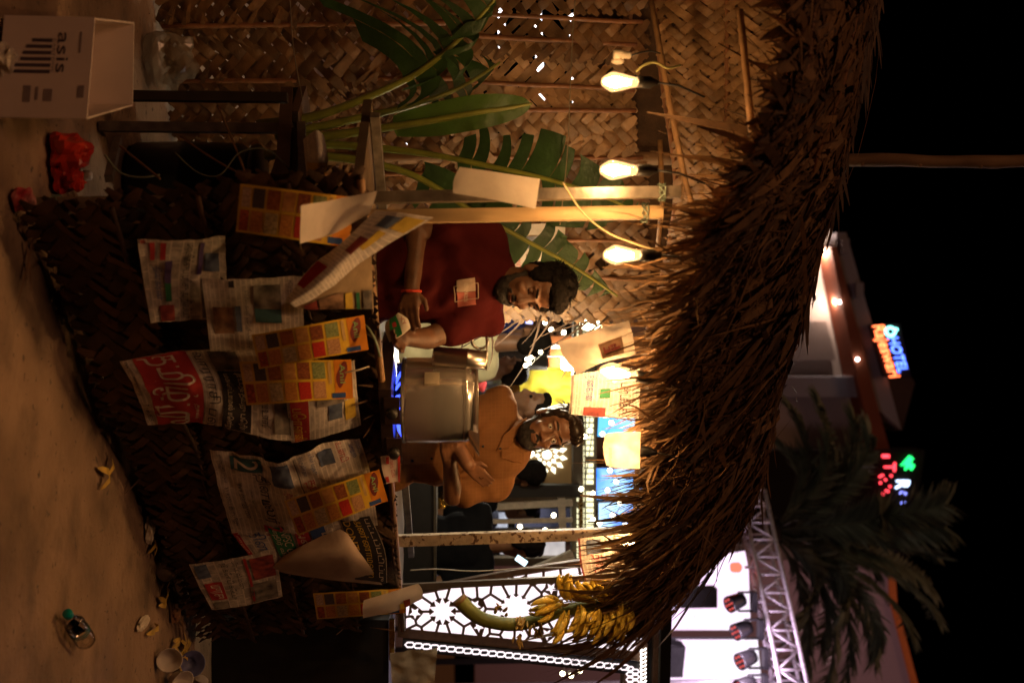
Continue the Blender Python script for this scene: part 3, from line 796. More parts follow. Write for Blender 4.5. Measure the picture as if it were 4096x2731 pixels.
def snack_card(label, bl, br, tr, tl, off, bow=.03, seed=0):
    m1 = [(bl[i] + br[i]) / 2 for i in (0, 1)]; m3 = [(tl[i] + tr[i]) / 2 for i in (0, 1)]
    lm = [(bl[i] + tl[i]) / 2 for i in (0, 1)]; rm = [(br[i] + tr[i]) / 2 for i in (0, 1)]; cm = [(lm[i] + rm[i]) / 2 for i in (0, 1)]
    o, s = sheet('snack_card', label, 'snack card', cpx([[(*bl, off), (*m1, off), (*br, off)], [(*lm, off + bow), (*cm, off + bow), (*rm, off + bow)], [(*tl, off - .02), (*m3, off - .02), (*tr, off - .02)]]), card, 8, 18, .002, (), 'yellow snack cards on the counter front', seed)
    for k in range(6):
        b0 = .035 + k * .118
        s.grid(3, 3, .52, b0, .93, b0 + .098, .0009).build('food_picture', foods[k], o, True)
        s.grid(3, 3, .07, b0 + .004, .46, b0 + .102, .0009).build('food_picture', foods[6 + k], o, True)
    s.grid(4, 5, 0, .80, 1, 1, .0008).build('header_print', orange, o, True)
    mb = MB(); vs = [s.pos(.32, .87) + s.nrm(.32, .87) * .0016]
    for i in range(24):
        t = i / 24 * 2 * math.pi; a = .36 + .30 * math.cos(t) + .03 * math.cos(3 * t); b = .875 + .052 * math.sin(t) - .03 * (math.cos(t))
        a = min(max(a, .03), .97); b = min(max(b, .79), .99)
        vs.append(s.pos(a, b) + s.nrm(a, b) * .0016)
    mb.add(vs, [(0, i + 1, (i + 1) % 24 + 1) for i in range(24)]).build('logo_shape', flat('maroon_print', (.16, .02, .015)), o)
    s.text('Anil', .14, .85, .58, .905, .0022).build('lettering', flat('logo_green', (.20, .42, .16)), o)
    s.grid(4, 4, .80, .77, .95, .90, .0016).build('spoon_print', flat('spoon_blue', (.02, .06, .22)), o)
    s.grid(3, 3, .06, .75, .60, .775, .0012).build('fine_print', flat('card_fine_print', (.55, .35, .12)), o)
    return o
snack_card('yellow snack card half hidden by the white sheet at the near end', (962, 735), (943, 926), (1395, 990), (1420, 790), .07, .02, 1)
snack_card('yellow snack card tilted highest left of the pot', (1006, 1340), (1036, 1476), (1474, 1398), (1456, 1260), .13, .03, 2)
snack_card('yellow snack card hanging below the pot over the black headlines', (956, 1445), (986, 1620), (1412, 1592), (1405, 1438), .11, .03, 3)
snack_card('yellow snack card slanting across the big crumpled newspaper', (1136, 2002), (1192, 2142), (1552, 2002), (1516, 1876), .13, .035, 4)
snack_card('yellow snack card under a white slip at the far end of the counter', (1252, 2372), (1268, 2476), (1622, 2450), (1610, 2352), .06, .02, 5)
sheet('white_slip', 'white slip with a tiny printed food picture at the far end of the counter', 'paper',
      cpx([[(1455, 2400), (1450, 2435, .10), (1452, 2470)], [(1570, 2365), (1580, 2400, .10), (1590, 2440)], [(1672, 2332), (1690, 2360), (1690, 2392)]], off=.09), white, 8, 10, .004,
      [('R', .62, .62, .98, .72, photo3), ('R', .72, .55, .98, .62, inkyellow)], None, 12)
# hung higher up
sheet('white_card', 'blank white card with rounded lower end tied to the steel post', 'card',
      dpx([[(1838, 668), (1815, 720), (1812, 772)], [(1990, 690), (1985, 740), (1975, 800)], [(2160, 716), (2152, 770), (2142, 836)]], 3.09), white, 10, 12, .003, (), None, 13)
sheet('hanging_sheet', 'white paper with a small colour picture hanging beside the brightest bulb', 'paper',
      dpx([[(2232, 1372, 3.32), (2255, 1430, 3.3), (2310, 1498, 3.3)], [(2370, 1322), (2390, 1390), (2410, 1450)], [(2515, 1282), (2530, 1340), (2540, 1420)]], 3.33), mat('glowing_sheet', (.62, .52, .42), .85, var=.15, scale=14, bump=.3, bscale=22, thin=.22), 14, 14, .016, [('R', .42, .52, .86, .82, photo1), ('R', .55, .56, .74, .78, photo3)], None, 14)
sheet('hanging_newspaper', 'newspaper with blue masthead hung under the eave above the bearded man', 'newspaper',
      dpx([[(2285, 1500), (2282, 1580), (2275, 1655)], [(2420, 1480), (2410, 1580), (2400, 1668)], [(2560, 1470), (2560, 1575), (2555, 1672)]], 3.62), news, 12, 12, .004,
      [('R', .0, .0, 1, .06, photo4), ('T', 'தினகரன்', .1, .22, .62, .40, inkblue), ('R', .38, .46, .56, .6, inkgreen), ('R', .75, .26, .98, .56, photo3), ('T', 'புரட்சிக்குப்', .3, .68, .95, .85, ink)], 'newspapers hung under the eave', 15, (.2, .3))
sheet('hanging_newspaper', 'short newspaper glowing orange around the bulb before the blue fabric', 'newspaper',
      dpx([[(2420, 1735), (2412, 1790), (2425, 1860)], [(2470, 1728), (2470, 1790), (2470, 1870)], [(2560, 1725), (2560, 1800), (2560, 1875)]], 3.50), mat('orange_newsprint', (.70, .58, .46), .85, var=.3, scale=22, thin=.3), 12, 10, .016,
      [('T', 'மாலை மலர்', .5, .2, .97, .36, inkred)], 'newspapers hung under the eave', 16, (.2, .2))
sheet('hanging_newspaper', 'newspaper with red masthead tied to the painted post above the bananas', 'newspaper',
      dpx([[(2312, 2152), (2322, 2260), (2352, 2362)], [(2440, 2140), (2450, 2250), (2470, 2350)], [(2560, 2130), (2565, 2240), (2575, 2340)]], 4.52), news, 14, 12, .004,
      [('R', 0, 0, .98, .04, photo3), ('R', .08, .16, .32, .36, photo2), ('T', 'தினத்தந்தி', .34, .20, .95, .42, inkred), ('T', 'கேட்டு இந்து ரூ.3 கோடி', .05, .5, .7, .62, ink), ('T', 'மனு விசாரணை', .3, .68, .95, .82, ink)], 'newspapers hung under the eave', 17, (.26, .24))
sheet('wall_newspaper', 'newspaper pinned to the plaited wall behind the banana leaf', 'newspaper',
      cpx([[(2040, 900), (2044, 985), (2050, 1072)], [(2150, 895), (2150, 985), (2152, 1075)], [(2262, 890), (2258, 985), (2255, 1060)]], BACK, .10), mat('tan_newsprint', (.52, .40, .26), .85, var=.15, scale=15), 12, 10, .003,
      [('T', 'மாலை', .2, .10, .46, .17, inkred), ('T', 'மலர்', .62, .06, .95, .24, inkred), ('R', .3, .3, .55, .6, photo4), ('R', .66, .3, .95, .5, photo1), ('T', 'முடிவுகள் இன்று', .12, .66, .6, .74, ink), ('R', .5, .86, .8, .98, photo3)], GP, 18, (.25, .25))
sheet('rolled_newspaper', 'rolled scrap of newspaper tucked at the table corner below the banana stalks', 'newspaper',
      dpx([[(1228, 728, 3.3), (1222, 640, 3.3), (1212, 560, 3.32)][::-1], [(1265, 520, 3.26), (1272, 640, 3.2), (1262, 742, 3.25)], [(1296, 545, 3.3), (1310, 640, 3.26), (1292, 735, 3.3)]], 3.3), news, 12, 8, .004, [('R', .55, .1, .95, .9, inkyellow), ('R', .6, .5, .85, .8, photo1)], None, 19)
# tea packet hooked over the counter edge
o, s = sheet('tea_packet', 'small red and white tea packet hooked over the counter edge', 'packet',
      dpx([[(1522, 1825), (1528, 1875), (1545, 1935)], [(1560, 1818), (1562, 1870), (1572, 1928)], [(1600, 1820), (1602, 1868), (1600, 1926)]], 3.78), mat('foil_packet', (.62, .50, .44), .3, var=.15, scale=14, coat=.5), 10, 8, .008,
      [('R', 0, .84, 1, 1, inkred), ('R', .1, .30, .36, .45, inkred), ('T', 'Chakra Gold', .15, .5, .8, .7, inkred), ('R', .75, .1, .95, .3, inkred)], None, 20)
# ------------------------------------------------------------------ filament bulbs on a cable
def shell_mat():
    m = bpy.data.materials.new('bulb_glass'); m.use_nodes = True; nt = m.node_tree; nt.nodes.clear()
    o = nt.nodes.new('ShaderNodeOutputMaterial'); tr = nt.nodes.new('ShaderNodeBsdfTransparent'); gl = nt.nodes.new('ShaderNodeBsdfGlossy'); em = nt.nodes.new('ShaderNodeEmission')
    gl.inputs['Roughness'].default_value = .08
    tr.inputs[0].default_value = (1, .93, .8, 1)
    em.inputs[0].default_value = (1, .62, .25, 1); em.inputs[1].default_value = .9
    a = nt.nodes.new('ShaderNodeMixShader'); a.inputs[0].default_value = .10
    ad = nt.nodes.new('ShaderNodeAddShader')
    nt.links.new(tr.outputs[0], a.inputs[1]); nt.links.new(gl.outputs[0], a.inputs[2])
    nt.links.new(a.outputs[0], ad.inputs[0]); nt.links.new(em.outputs[0], ad.inputs[1]); nt.links.new(ad.outputs[0], o.inputs[0])
    return m
glassm = shell_mat(); filam = glow('hot_filament', (1, .72, .36), 70)
sockm = mat('black_socket', (.02, .018, .016), .4)
BW = 11.5
def bulb(x, y, d, label, L=.122, power=BW, tilt=(0, 0)):
    tip = P(x, y, d); ax = V((tilt[0], tilt[1], 1)).normalized()
    m = Matrix.Translation(tip) @ V((0, 0, 1)).rotation_difference(ax).to_matrix().to_4x4()
    t = thing('filament_bulb', tip, label, 'light bulb', 'filament bulbs along the eave')
    k = L / .122
    prof = [(.001, 0), (.012, .003), (.020, .013), (.030, .030), (.0325, .040), (.031, .052), (.026, .075), (.019, .100), (.015, .122)]
    MB().lathe([(r * k, z * k) for r, z in prof], 20, m, False).build('glass', glassm, t, True)
    f = MB()
    for i in range(6):
        a = i * math.pi / 3
        f.tube([m @ V((math.cos(a) * .006 * k, math.sin(a) * .006 * k, .098 * k)), m @ V((math.cos(a) * .017 * k, math.sin(a) * .017 * k, .045 * k)), m @ V((math.cos(a + .5) * .010 * k, math.sin(a + .5) * .010 * k, .022 * k))], .0028 * k, 5)
    f.build('filament', filam, t)
    MB().lathe([(.017 * k, .120 * k), (.020 * k, .126 * k), (.020 * k, .165 * k), (.013 * k, .175 * k), (.008 * k, .19 * k)], 14, m).build('socket', sockm, t, True)
    MB().tube([m @ V((0, 0, .188 * k)), m @ V((.006, .01, .24)), m @ V((.03, .05, .33))], .0035, 5).build('lead', mat('cable_rubber', (.03, .028, .025), .5), t, True)
    l = bpy.data.lights.new('bulb_light', 'POINT'); l.energy = power; l.color = (1, .55, .23); l.shadow_soft_size = .022
    lo = bpy.data.objects.new('bulb_light', l); COL.objects.link(lo); adopt(lo, t); lo.location = m @ V((0, 0, .055 * k))
    return m @ V((0, 0, .19 * k))
tops = [bulb(2404, 328, 3.02, 'lit filament bulb nearest the dead bare socket', .112, BW * .6), bulb(2398, 680, 2.97, 'lit filament bulb hanging before the banana leaf rib', .112, BW * .62),
        bulb(2412, 1020, 2.95, 'lit filament bulb above the head of the man in maroon', .112),
        bulb(2395, 1482, 3.41, 'glaring filament bulb against the white hanging sheet', .132, BW * 1.7, (.15, 0)),
        bulb(2420, 1790, 3.60, 'glaring filament bulb inside the orange glowing newspaper', .122, BW * 1.6, (.1, 0)), bulb(2470, 2178, 4.42, 'filament bulb half hidden by straw above the painted post', .122, BW * 1.5, (.05, 0))]
# dead socket with a white plug
c = P(2495, 222, 3.3); t = thing('bare_socket', c, 'empty white lamp socket dangling by the plaited roof', 'socket')
MB().lathe([(.016, -.035), (.018, -.03), (.018, -.005), (.012, 0), (.012, .02), (.006, .026)], 14, Matrix.Translation(c)).build('holder', mat('ivory_plastic', (.6, .5, .38), .4), t, True)
MB().ball(c + V((.02, 0, -.02)), (.012, .012, .022), 10, 8).build('switch', mat('ivory_plastic'), t, True)
MB().tube(curve([c + V((0, 0, .026)), P(2545, 215, 3.3), P(2600, 205, 3.35), P(2640, 215, 3.4)], 12), .003, 5).build('lead', mat('cable_rubber'), t, True)
# twine, wires and hanging strings
strings = [
    ('green_twine', [P(2545, 288, 3.2), P(2575, 262, 3.2), P(2620, 250, 3.22), P(2670, 272, 3.26), P(2720, 262, 3.3)], .0045, (.30, .27, .10), 'pale green cord end curling near the dead socket'),
    ('thin_string', [P(2300, 0, 3.6), P(2285, 250, 3.6), P(2270, 600, 3.6), P(2240, 900, 3.6)], .0022, (.22, .17, .11), 'fine string stretched across the plaited wall'),
    ('cord', [P(1160, 0, 3.7), P(1175, 200, 3.7), P(1210, 400, 3.65)], .002, (.2, .16, .12), 'thin dangling cord in front of the hanging fronds'),
    ('power_cable', [P(2250, 730, 3.06), P(2330, 850, 3.1), P(2430, 930, 3.1), P(2540, 975, 3.1), P(2620, 1000, 3.12)], .003, (.42, .33, .17), 'pale cable sloping up to the third bulb'),
    ('grey_wire', [P(1640, 2280, 4.65), P(1750, 2275, 4.65), P(1900, 2283, 4.65), P(2100, 2272, 4.65), P(2330, 2268, 4.65)], .003, (.35, .33, .3), 'bright grey wire running up beside the lattice panel'),
    ('green_twine', [P(1440, 1290, 3.35), P(1470, 1310, 3.3), P(1500, 1360, 3.3), P(1520, 1425, 3.34)], .005, (.20, .24, .15), 'green cord hanging over the counter next to the stove'),
    ('white_thread', [P(1380, 1490, 3.42), P(1430, 1480, 3.42), P(1475, 1465, 3.45)], .003, (.5, .42, .33), 'short white thread tied over the lower snack card'),
    ('tie_wire', [P(700, 610, 3.2), P(790, 690, 3.2), P(880, 700, 3.2), P(960, 610, 3.22), P(1070, 600, 3.25), P(1160, 680, 3.28)], .0025, (.10, .11, .08), 'loose tie wire looping inside the dark table frame'),
    ('tie_wire', [P(420, 620, 3.15), P(480, 690, 3.15), P(560, 710, 3.15), P(640, 700, 3.16)], .0035, (.2, .22, .16), 'short tie wire bend low by the red bag'),
]
for nm, pts, r, c, lab in strings:
    o = MB().tube(curve(pts, 30), r, 5).build(nm, mat(nm + lab[:9], c, .6), None, True); tag(o, lab, 'string')
# ------------------------------------------------------------------ people
def remesh(mb, name, voxel, smooth=4, fac=.5, noise_amp=0.0, noise_scale=20.0):
    me = mb.mesh('tmp'); o = bpy.data.objects.new('tmp', me); COL.objects.link(o)
    r = o.modifiers.new('r', 'REMESH'); r.mode = 'VOXEL'; r.voxel_size = voxel; r.use_smooth_shade = True
    s = o.modifiers.new('s', 'SMOOTH'); s.factor = fac; s.iterations = smooth
    dg = bpy.context.evaluated_depsgraph_get()
    out = bpy.data.meshes.new_from_object(o.evaluated_get(dg)); out.name = name
    bpy.data.objects.remove(o); bpy.data.meshes.remove(me)
    if noise_amp:
        displace(out, lambda c: noise_amp * (NZ.noise(c * noise_scale) + .6 * NZ.noise(c * noise_scale * 2.3)))
    out.polygons.foreach_set('use_smooth', [True] * len(out.polygons))
    return out
def displace(me, fn):                              # push every vertex along its normal by fn(position)
    me.update()
    n = len(me.vertices); co = np.empty(n * 3, np.float32); no = np.empty(n * 3, np.float32)
    me.vertices.foreach_get('co', co); me.vertices.foreach_get('normal', no)
    co = co.reshape(-1, 3); no = no.reshape(-1, 3)
    k = np.array([fn(V(c)) for c in co.tolist()], np.float32)
    me.vertices.foreach_set('co', (co + no * k[:, None]).ravel()); me.update()
def put(me, name, m, parent):
    me.materials.clear(); me.materials.append(m)
    o = bpy.data.objects.new(name, me); COL.objects.link(o)
    return adopt(o, parent)

def head_prims(mb, M, narrow=1.0):
    def E(c, r): mb.ball(M @ V(c), [k * HS for k in r], 18, 12, M.to_3x3().normalized())
    def Cc(a, ra, b, rb): mb.capsule(M @ V(a), ra * HS, M @ V(b), rb * HS)
    HS = M.to_scale().x
    E((0, .014, .036), (.074, .094, .086)); E((0, -.034, -.030), (.060, .058, .082)); E((0, -.036, -.088), (.046, .050, .030))
    Cc((0, -.084, .026), .009, (0, -.106, -.022), .0135); E((.012, -.096, -.028), (.010, .011, .009)); E((-.012, -.096, -.028), (.010, .011, .009))
    Cc((-.046, -.074, .036), .010, (-.012, -.083, .034), .010); Cc((.046, -.074, .036), .010, (.012, -.083, .034), .010)
    E((.037, -.066, -.022), (.024, .020, .022)); E((-.037, -.066, -.022), (.024, .020, .022))
    Cc((-.018, -.088, -.054), .0065, (.018, -.088, -.054), .0065); Cc((-.014, -.087, -.064), .0075, (.014, -.087, -.064), .0075)
    for s in (1, -1): E((s * .077, .012, -.004), (.010, .021, .032))
    E((0, -.03, .07), (.058, .055, .05))
def head_extras(t, M, hair_m, beard_m, style, eyes_open=True, looking_down=False, skin=None):
    HS = M.to_scale().x; r3 = M.to_3x3().normalized()
    # hair
    mb = MB()
    def E(c, r): mb.ball(M @ V(c), [k * HS for k in r], 18, 12, r3)
    if style == 'curly':
        E((0, .028, .062), (.085, .098, .086)); E((0, -.052, .112), (.066, .050, .036)); E((.062, .0, .04), (.026, .05, .05)); E((-.062, .0, .04), (.026, .05, .05)); E((0, .085, .0), (.06, .035, .06))
        for k in range(46):
            a = RND.uniform(0, 2 * math.pi); tt = RND.uniform(0, 1.25)
            c = V((.082 * math.sin(tt) * math.cos(a), .02 + .098 * math.sin(tt) * math.sin(a), .062 + .088 * math.cos(tt)))
            if c.y < -.055 and c.z < .095: continue
            E(c, (.016, .016, .016))
        me = remesh(mb, 'hair', .005 * HS, 1, .4, .005 * HS, 80)
    else:
        E((0, .030, .058), (.084, .096, .084)); E((.012, -.050, .108), (.066, .048, .034)); E((.064, .008, .035), (.022, .045, .055)); E((-.064, .008, .035), (.022, .045, .055)); E((0, .085, -.005), (.06, .035, .07))
        mb.capsule(M @ V((-.05, -.066, .098)), .020 * HS, M @ V((-.078, -.03, .045)), .013 * HS); mb.capsule(M @ V((-.03, -.08, .112)), .018 * HS, M @ V((.06, -.058, .098)), .02 * HS)
        me = remesh(mb, 'hair', .006 * HS, 3, .5, .0035 * HS, 40)
        Mi = M.inverted()                           # combed grooves
        displace(me, lambda c: .0016 * HS * math.sin((Mi @ c).x * 420 + 4 * NZ.noise((Mi @ c) * 22)))
    h = put(me, 'hair', hair_m, t)
    hb = MB()
    for k in range(620 if style == 'curly' else 260):
        a = RND.uniform(0, 2 * math.pi); tt = RND.uniform(.1, 1.5)
        c = V((.086 * math.sin(tt) * math.cos(a), .026 + .1 * math.sin(tt) * math.sin(a), .062 + .09 * math.cos(tt)))
        if c.y < -.06 and c.z < .1: continue
        d = (c - V((0, .026, .05))).normalized(); sd = V((RND.gauss(0, 1), RND.gauss(0, 1), RND.gauss(0, .7)))
        if style != 'curly': sd = V((RND.gauss(0, .35) + (.3 if c.x > 0 else -.6), 1.2, -.8 + RND.gauss(0, .3))); d = d * .4
        hb.tube([M @ (c - d * .006), M @ (c + d * .005 + sd * .004), M @ (c + d * .004 + sd * .014)], [.0018 * HS, .0014 * HS, .0004], 4, False)
    hb.build('loose_hair', hair_m, t)['kind'] = 'stuff'
    # beard and moustache
    if beard_m:
        mb = MB()
        E((0, -.040, -.092), (.053, .056, .037)); E((0, -.066, -.098), (.032, .034, .028))
        for s in (1, -1):
            mb.capsule(M @ V((s * .058, -.012, -.025)), .013 * HS, M @ V((s * .045, -.045, -.082)), .019 * HS)
            mb.capsule(M @ V((s * .004, -.094, -.045)), .0065 * HS, M @ V((s * .030, -.078, -.062)), .007 * HS)
            mb.capsule(M @ V((s * .030, -.078, -.062)), .007 * HS, M @ V((s * .030, -.070, -.085)), .012 * HS)
        put(remesh(mb, 'beard', .005 * HS, 2, .5, .004 * HS, 75), 'beard', beard_m, t)
    br = MB()
    for s in (1, -1):
        pts = [M @ V((s * (.013 + .036 * i / 4), -.0935 + .010 * (i / 4) ** 2 * 1.6, .0395 + .005 * math.sin(i / 4 * 2.6))) for i in range(5)]
        br.tube(pts, [.0035 * HS, .0045 * HS, .0045 * HS, .0035 * HS, .001 * HS], 6)
    br.build('eyebrows', hair_m, t, True)
    wm = mat('eye_white', (.62, .55, .48), .25); im = mat('iris_dark', (.02, .012, .008), .15); lidm = skin
    for s in (1, -1):
        c = V((s * .030, -.072, .014))
        MB().ball(M @ c, .0122 * HS, 14, 10).build('eye', wm if eyes_open else lidm, t, True)
        if eyes_open:
            MB().ball(M @ (c + V((0, -.0085, -.001))), [.0055 * HS, .0045 * HS, .0058 * HS], 10, 8, r3).build('iris', im, t, True)
            MB().capsule(M @ (c + V((-.013, -.0075, .0075))), .0028 * HS, M @ (c + V((.013, -.0075, .0075))), .0028 * HS).build('eyelid', lidm, t, True)
        MB().capsule(M @ (c + V((-.011, -.010, -.006 if not eyes_open else .0065))), .0013 * HS, M @ (c + V((.011, -.010, -.006 if not eyes_open else .0065))), .0013 * HS).build('lashes', hair_m, t, True)
    MB().capsule(M @ V((-.013, -.0945, -.0592)), .0016 * HS, M @ V((.013, -.0945, -.0592)), .0016 * HS).build('mouth_line', mat('lip_dark', (.10, .03, .025), .5), t, True)

def hand_prims(mb, wrist, knuck, side, curl=.8, s=1.0, thumb_up=1):
    """palm from wrist to knuckles; side: unit vector across the knuckles from little finger to index"""
    ax = (knuck - wrist).normalized(); side = (side - ax * side.dot(ax)).normalized(); nrm = ax.cross(side).normalized() * thumb_up
    for k in (-1, -.33, .33, 1):
        mb.capsule(wrist + side * .016 * k * s, .017 * s, knuck + side * .028 * k * s, .0125 * s, 10)
    for k, ln in ((1, .072), (.33, .080), (-.33, .075), (-1, .060)):
        a = knuck + side * .029 * k * s
        p = a; d = ax
        for seg, (f, r) in enumerate(((.45, .0088), (.32, .0080), (.23, .0072))):
            ang = curl * (.45 + .35 * seg)
            d2 = (ax * math.cos(ang) - nrm * math.sin(ang)).normalized()
            q = p + d2 * ln * f * s
            mb.capsule(p, r * s, q, (r - .0006) * s, 8); p = q
    tb = wrist.lerp(knuck, .25) + side * .024 * s
    t1 = tb + (side * .75 + ax * .6 - nrm * .25).normalized() * .036 * s; t2 = t1 + (ax * .9 + side * .15 - nrm * .5 * curl).normalized() * .030 * s
    mb.capsule(tb, .0125 * s, t1, .0105 * s, 8); mb.capsule(t1, .010 * s, t2, .0082 * s, 8)

def legs(mb, hipc, width, r=1.0, foot=V((0, -.1, 0))):
    for s in (-1, 1):
        h = hipc + V((s * width, 0, 0)); k = V((h.x + s * .01, h.y - .015, .50)); a = V((h.x + s * .015, h.y + .01, .09))
        mb.capsule(h, .082 * r, k, .058 * r); mb.capsule(k, .056 * r, a, .038 * r)
        if foot: mb.capsule(a + V((0, .02, -.045)), .038, a + V((0, -.16, -.058)), .030)

skin = mat('brown_skin', (.135, .062, .032), .48, var=.25, scale=24, spec=.45, bump=.15, bscale=160)
skin2 = mat('tan_skin', (.20, .10, .055), .48, var=.14, scale=18, spec=.35)
hairm = mat('black_hair', (.010, .008, .007), .85, var=.3, scale=60, spec=.06)
beardm = mat('black_beard', (.018, .013, .010), .7, var=.4, scale=90, bump=.6, bscale=220)

def cloth_mat(name, col, **k): return mat(name, col, .85, var=k.get('var', .10), scale=12, bump=.35, bscale=k.get('bs', 22), spec=.06)

# ---- the man in maroon, head bowed over a packet
def maroon_man():
    d0 = 3.66
    hipc = P(1480, 1110, d0); hipc.z = .93
    t = thing('person', V((hipc.x, hipc.y, 0)), 'person in a maroon t-shirt looking down and opening a milk packet', 'person')
    chest = P(1850, 1105, d0); belly = P(1640, 1105, d0); neckb = P(2010, 1128, d0 - .02)
    shl, shr = P(1950, 965, d0 - .03), P(1940, 1268, d0 + .06)
    ell, elr = P(1668, 918, d0 - .06), P(1712, 1352, d0 - .06)
    wl, wr = P(1646, 1165, 3.50), P(1612, 1352, 3.47)
    kl, kr = P(1636, 1232, 3.47), P(1580, 1352, 3.44)
    HM = Matrix.Translation(P(2130, 1148, d0 - .08)) @ Euler((R(18), R(-4), R(34)), 'XYZ').to_matrix().to_4x4()
    Mh = HM @ Matrix.Scale(.97, 4)
    def torso(mb, g):
        mb.ball(chest, (.165 + g, .108 + g, .175 + g), 20, 14); mb.ball(belly, (.160 + g, .118 + g, .22 + g), 20, 14); mb.ball(hipc + V((0, 0, .03)), (.165 + g, .115 + g, .14 + g), 20, 14)
        mb.capsule(shl, .060 + g, shr, .060 + g); mb.capsule(neckb, .055 + g * .6, chest + V((0, 0, .05)), .10 + g)
    b = MB(); torso(b, 0); head_prims(b, Mh)
    b.capsule(Mh @ V((0, .028, -.05)), .054, neckb, .058)
    for sh, el, wr_ in ((shl, ell, wl), (shr, elr, wr)):
        b.capsule(sh, .052, el, .041); b.capsule(el, .042, wr_, .027)
    hand_prims(b, wl, kl, V((0, -.4, .9)), 1.0, 1.02, 1)
    hand_prims(b, wr, kr, V((.9, -.3, .2)), 1.1, 1.0, -1)
    legs(b, hipc, .085)
    put(remesh(b, 'body', .0055, 3, .45), 'body', skin, t)
    s = MB(); torso(s, .016)
    for sh, el in ((shl, ell), (shr, elr)):
        s.capsule(sh, .072, sh.lerp(el, .62), .064)
    me = remesh(s, 'shirt', .011, 5, .5, .008, 9)
    displace(me, lambda c: .009 * math.sin(c.x * 40 + c.z * 26 + 7 * NZ.noise(c * 5)) * (.35 + NZ.noise(c * 4)))   # folds pulled toward the arms
    sh = put(me, 't_shirt', cloth_mat('maroon_cotton', (.062, .008, .008)), t); bpy.context.view_layer.update()
    tr = MB(); tr.ball(hipc, (.178, .13, .13), 18, 12)
    for q in (-1, 1):
        tr.capsule(hipc + V((q * .085, 0, 0)), .098, V((hipc.x + q * .1, hipc.y, .12)), .062)
    put(remesh(tr, 'trousers', .016, 4, .5, .004, 12), 'trousers', cloth_mat('black_denim', (.02, .02, .024)), t)
    head_extras(t, Mh, hairm, beardm, 'curly', False, True, skin)
    # wrist thread, neckline band, printed badge on the chest
    wd = (kl - wl).normalized()
    MB().tube([wl + (V((0, 1, 0)) * math.cos(i * .6) + V((0, 0, 1)) * math.sin(i * .6)) * .033 for i in range(12)], .005, 6).build('wrist_thread', mat('red_thread', (.6, .05, .02), .7), t)
    def front(x, y):                                # cast a photo pixel on the shirt
        o_, dr = CAMP, (P(x, y, 1) - CAMP).normalized()
        ok, loc, nr, _ = sh.ray_cast(o_ - V(sh.matrix_parent_inverse.translation) * 0, dr)
        return (loc + nr * .004) if ok else P(x, y, 3.5)
    def badge(name, m, quad, n=6, off=.0):
        (ax, ay), (bx, by), (cx, cy), (dx, dy) = quad; vs = []; fs = []
        for j in range(n + 1):
            for i in range(n + 1):
                u = i / n; w = j / n
                x = (ax * (1 - u) + bx * u) * (1 - w) + (dx * (1 - u) + cx * u) * w; y = (ay * (1 - u) + by * u) * (1 - w) + (dy * (1 - u) + cy * u) * w
                p = front(x, y); vs.append(p + (CAMP - p).normalized() * off)
        for j in range(n):
            for i in range(n):
                k = j * (n + 1) + i; fs.append((k, k + 1, k + n + 2, k + n + 1))
        MB().add(vs, fs).build(name, m, t, True)
    badge('badge_print', flat('print_cream', (.46, .34, .26)), ((1828, 1122), (1828, 1166), (1902, 1164), (1899, 1110)), 6, .002)
    badge('badge_print', flat('print_rose', (.42, .12, .09)), ((1828, 1168), (1832, 1228), (1903, 1216), (1902, 1166)), 6, .002)
    fm = flat('print_line', (.5, .4, .3))
    fr = ((1817, 1148), (1819, 1205), (1913, 1192), (1911, 1131))
    for i in range(4):
        a, b_ = fr[i], fr[(i + 1) % 4]
        pts = [front(a[0] + (b_[0] - a[0]) * k / 6, a[1] + (b_[1] - a[1]) * k / 6) + V((0, -.004, 0)) for k in range(7)]
        MB().tube(pts, .0013, 4).build('badge_outline', fm, t)
    vs, fs = text_mesh('GENERATION')
    out = [(lambda p: p + (CAMP - p).normalized() * .005)(front(1856 + 16 * y + 0 * x, 1133 + 73 * x)) for x, y in vs]
    MB().add(out, fs).build('badge_lettering', flat('print_ivory', (.6, .52, .42)), t)
    return t, wl, kl, kr
mm, wl, kl, kr = maroon_man()

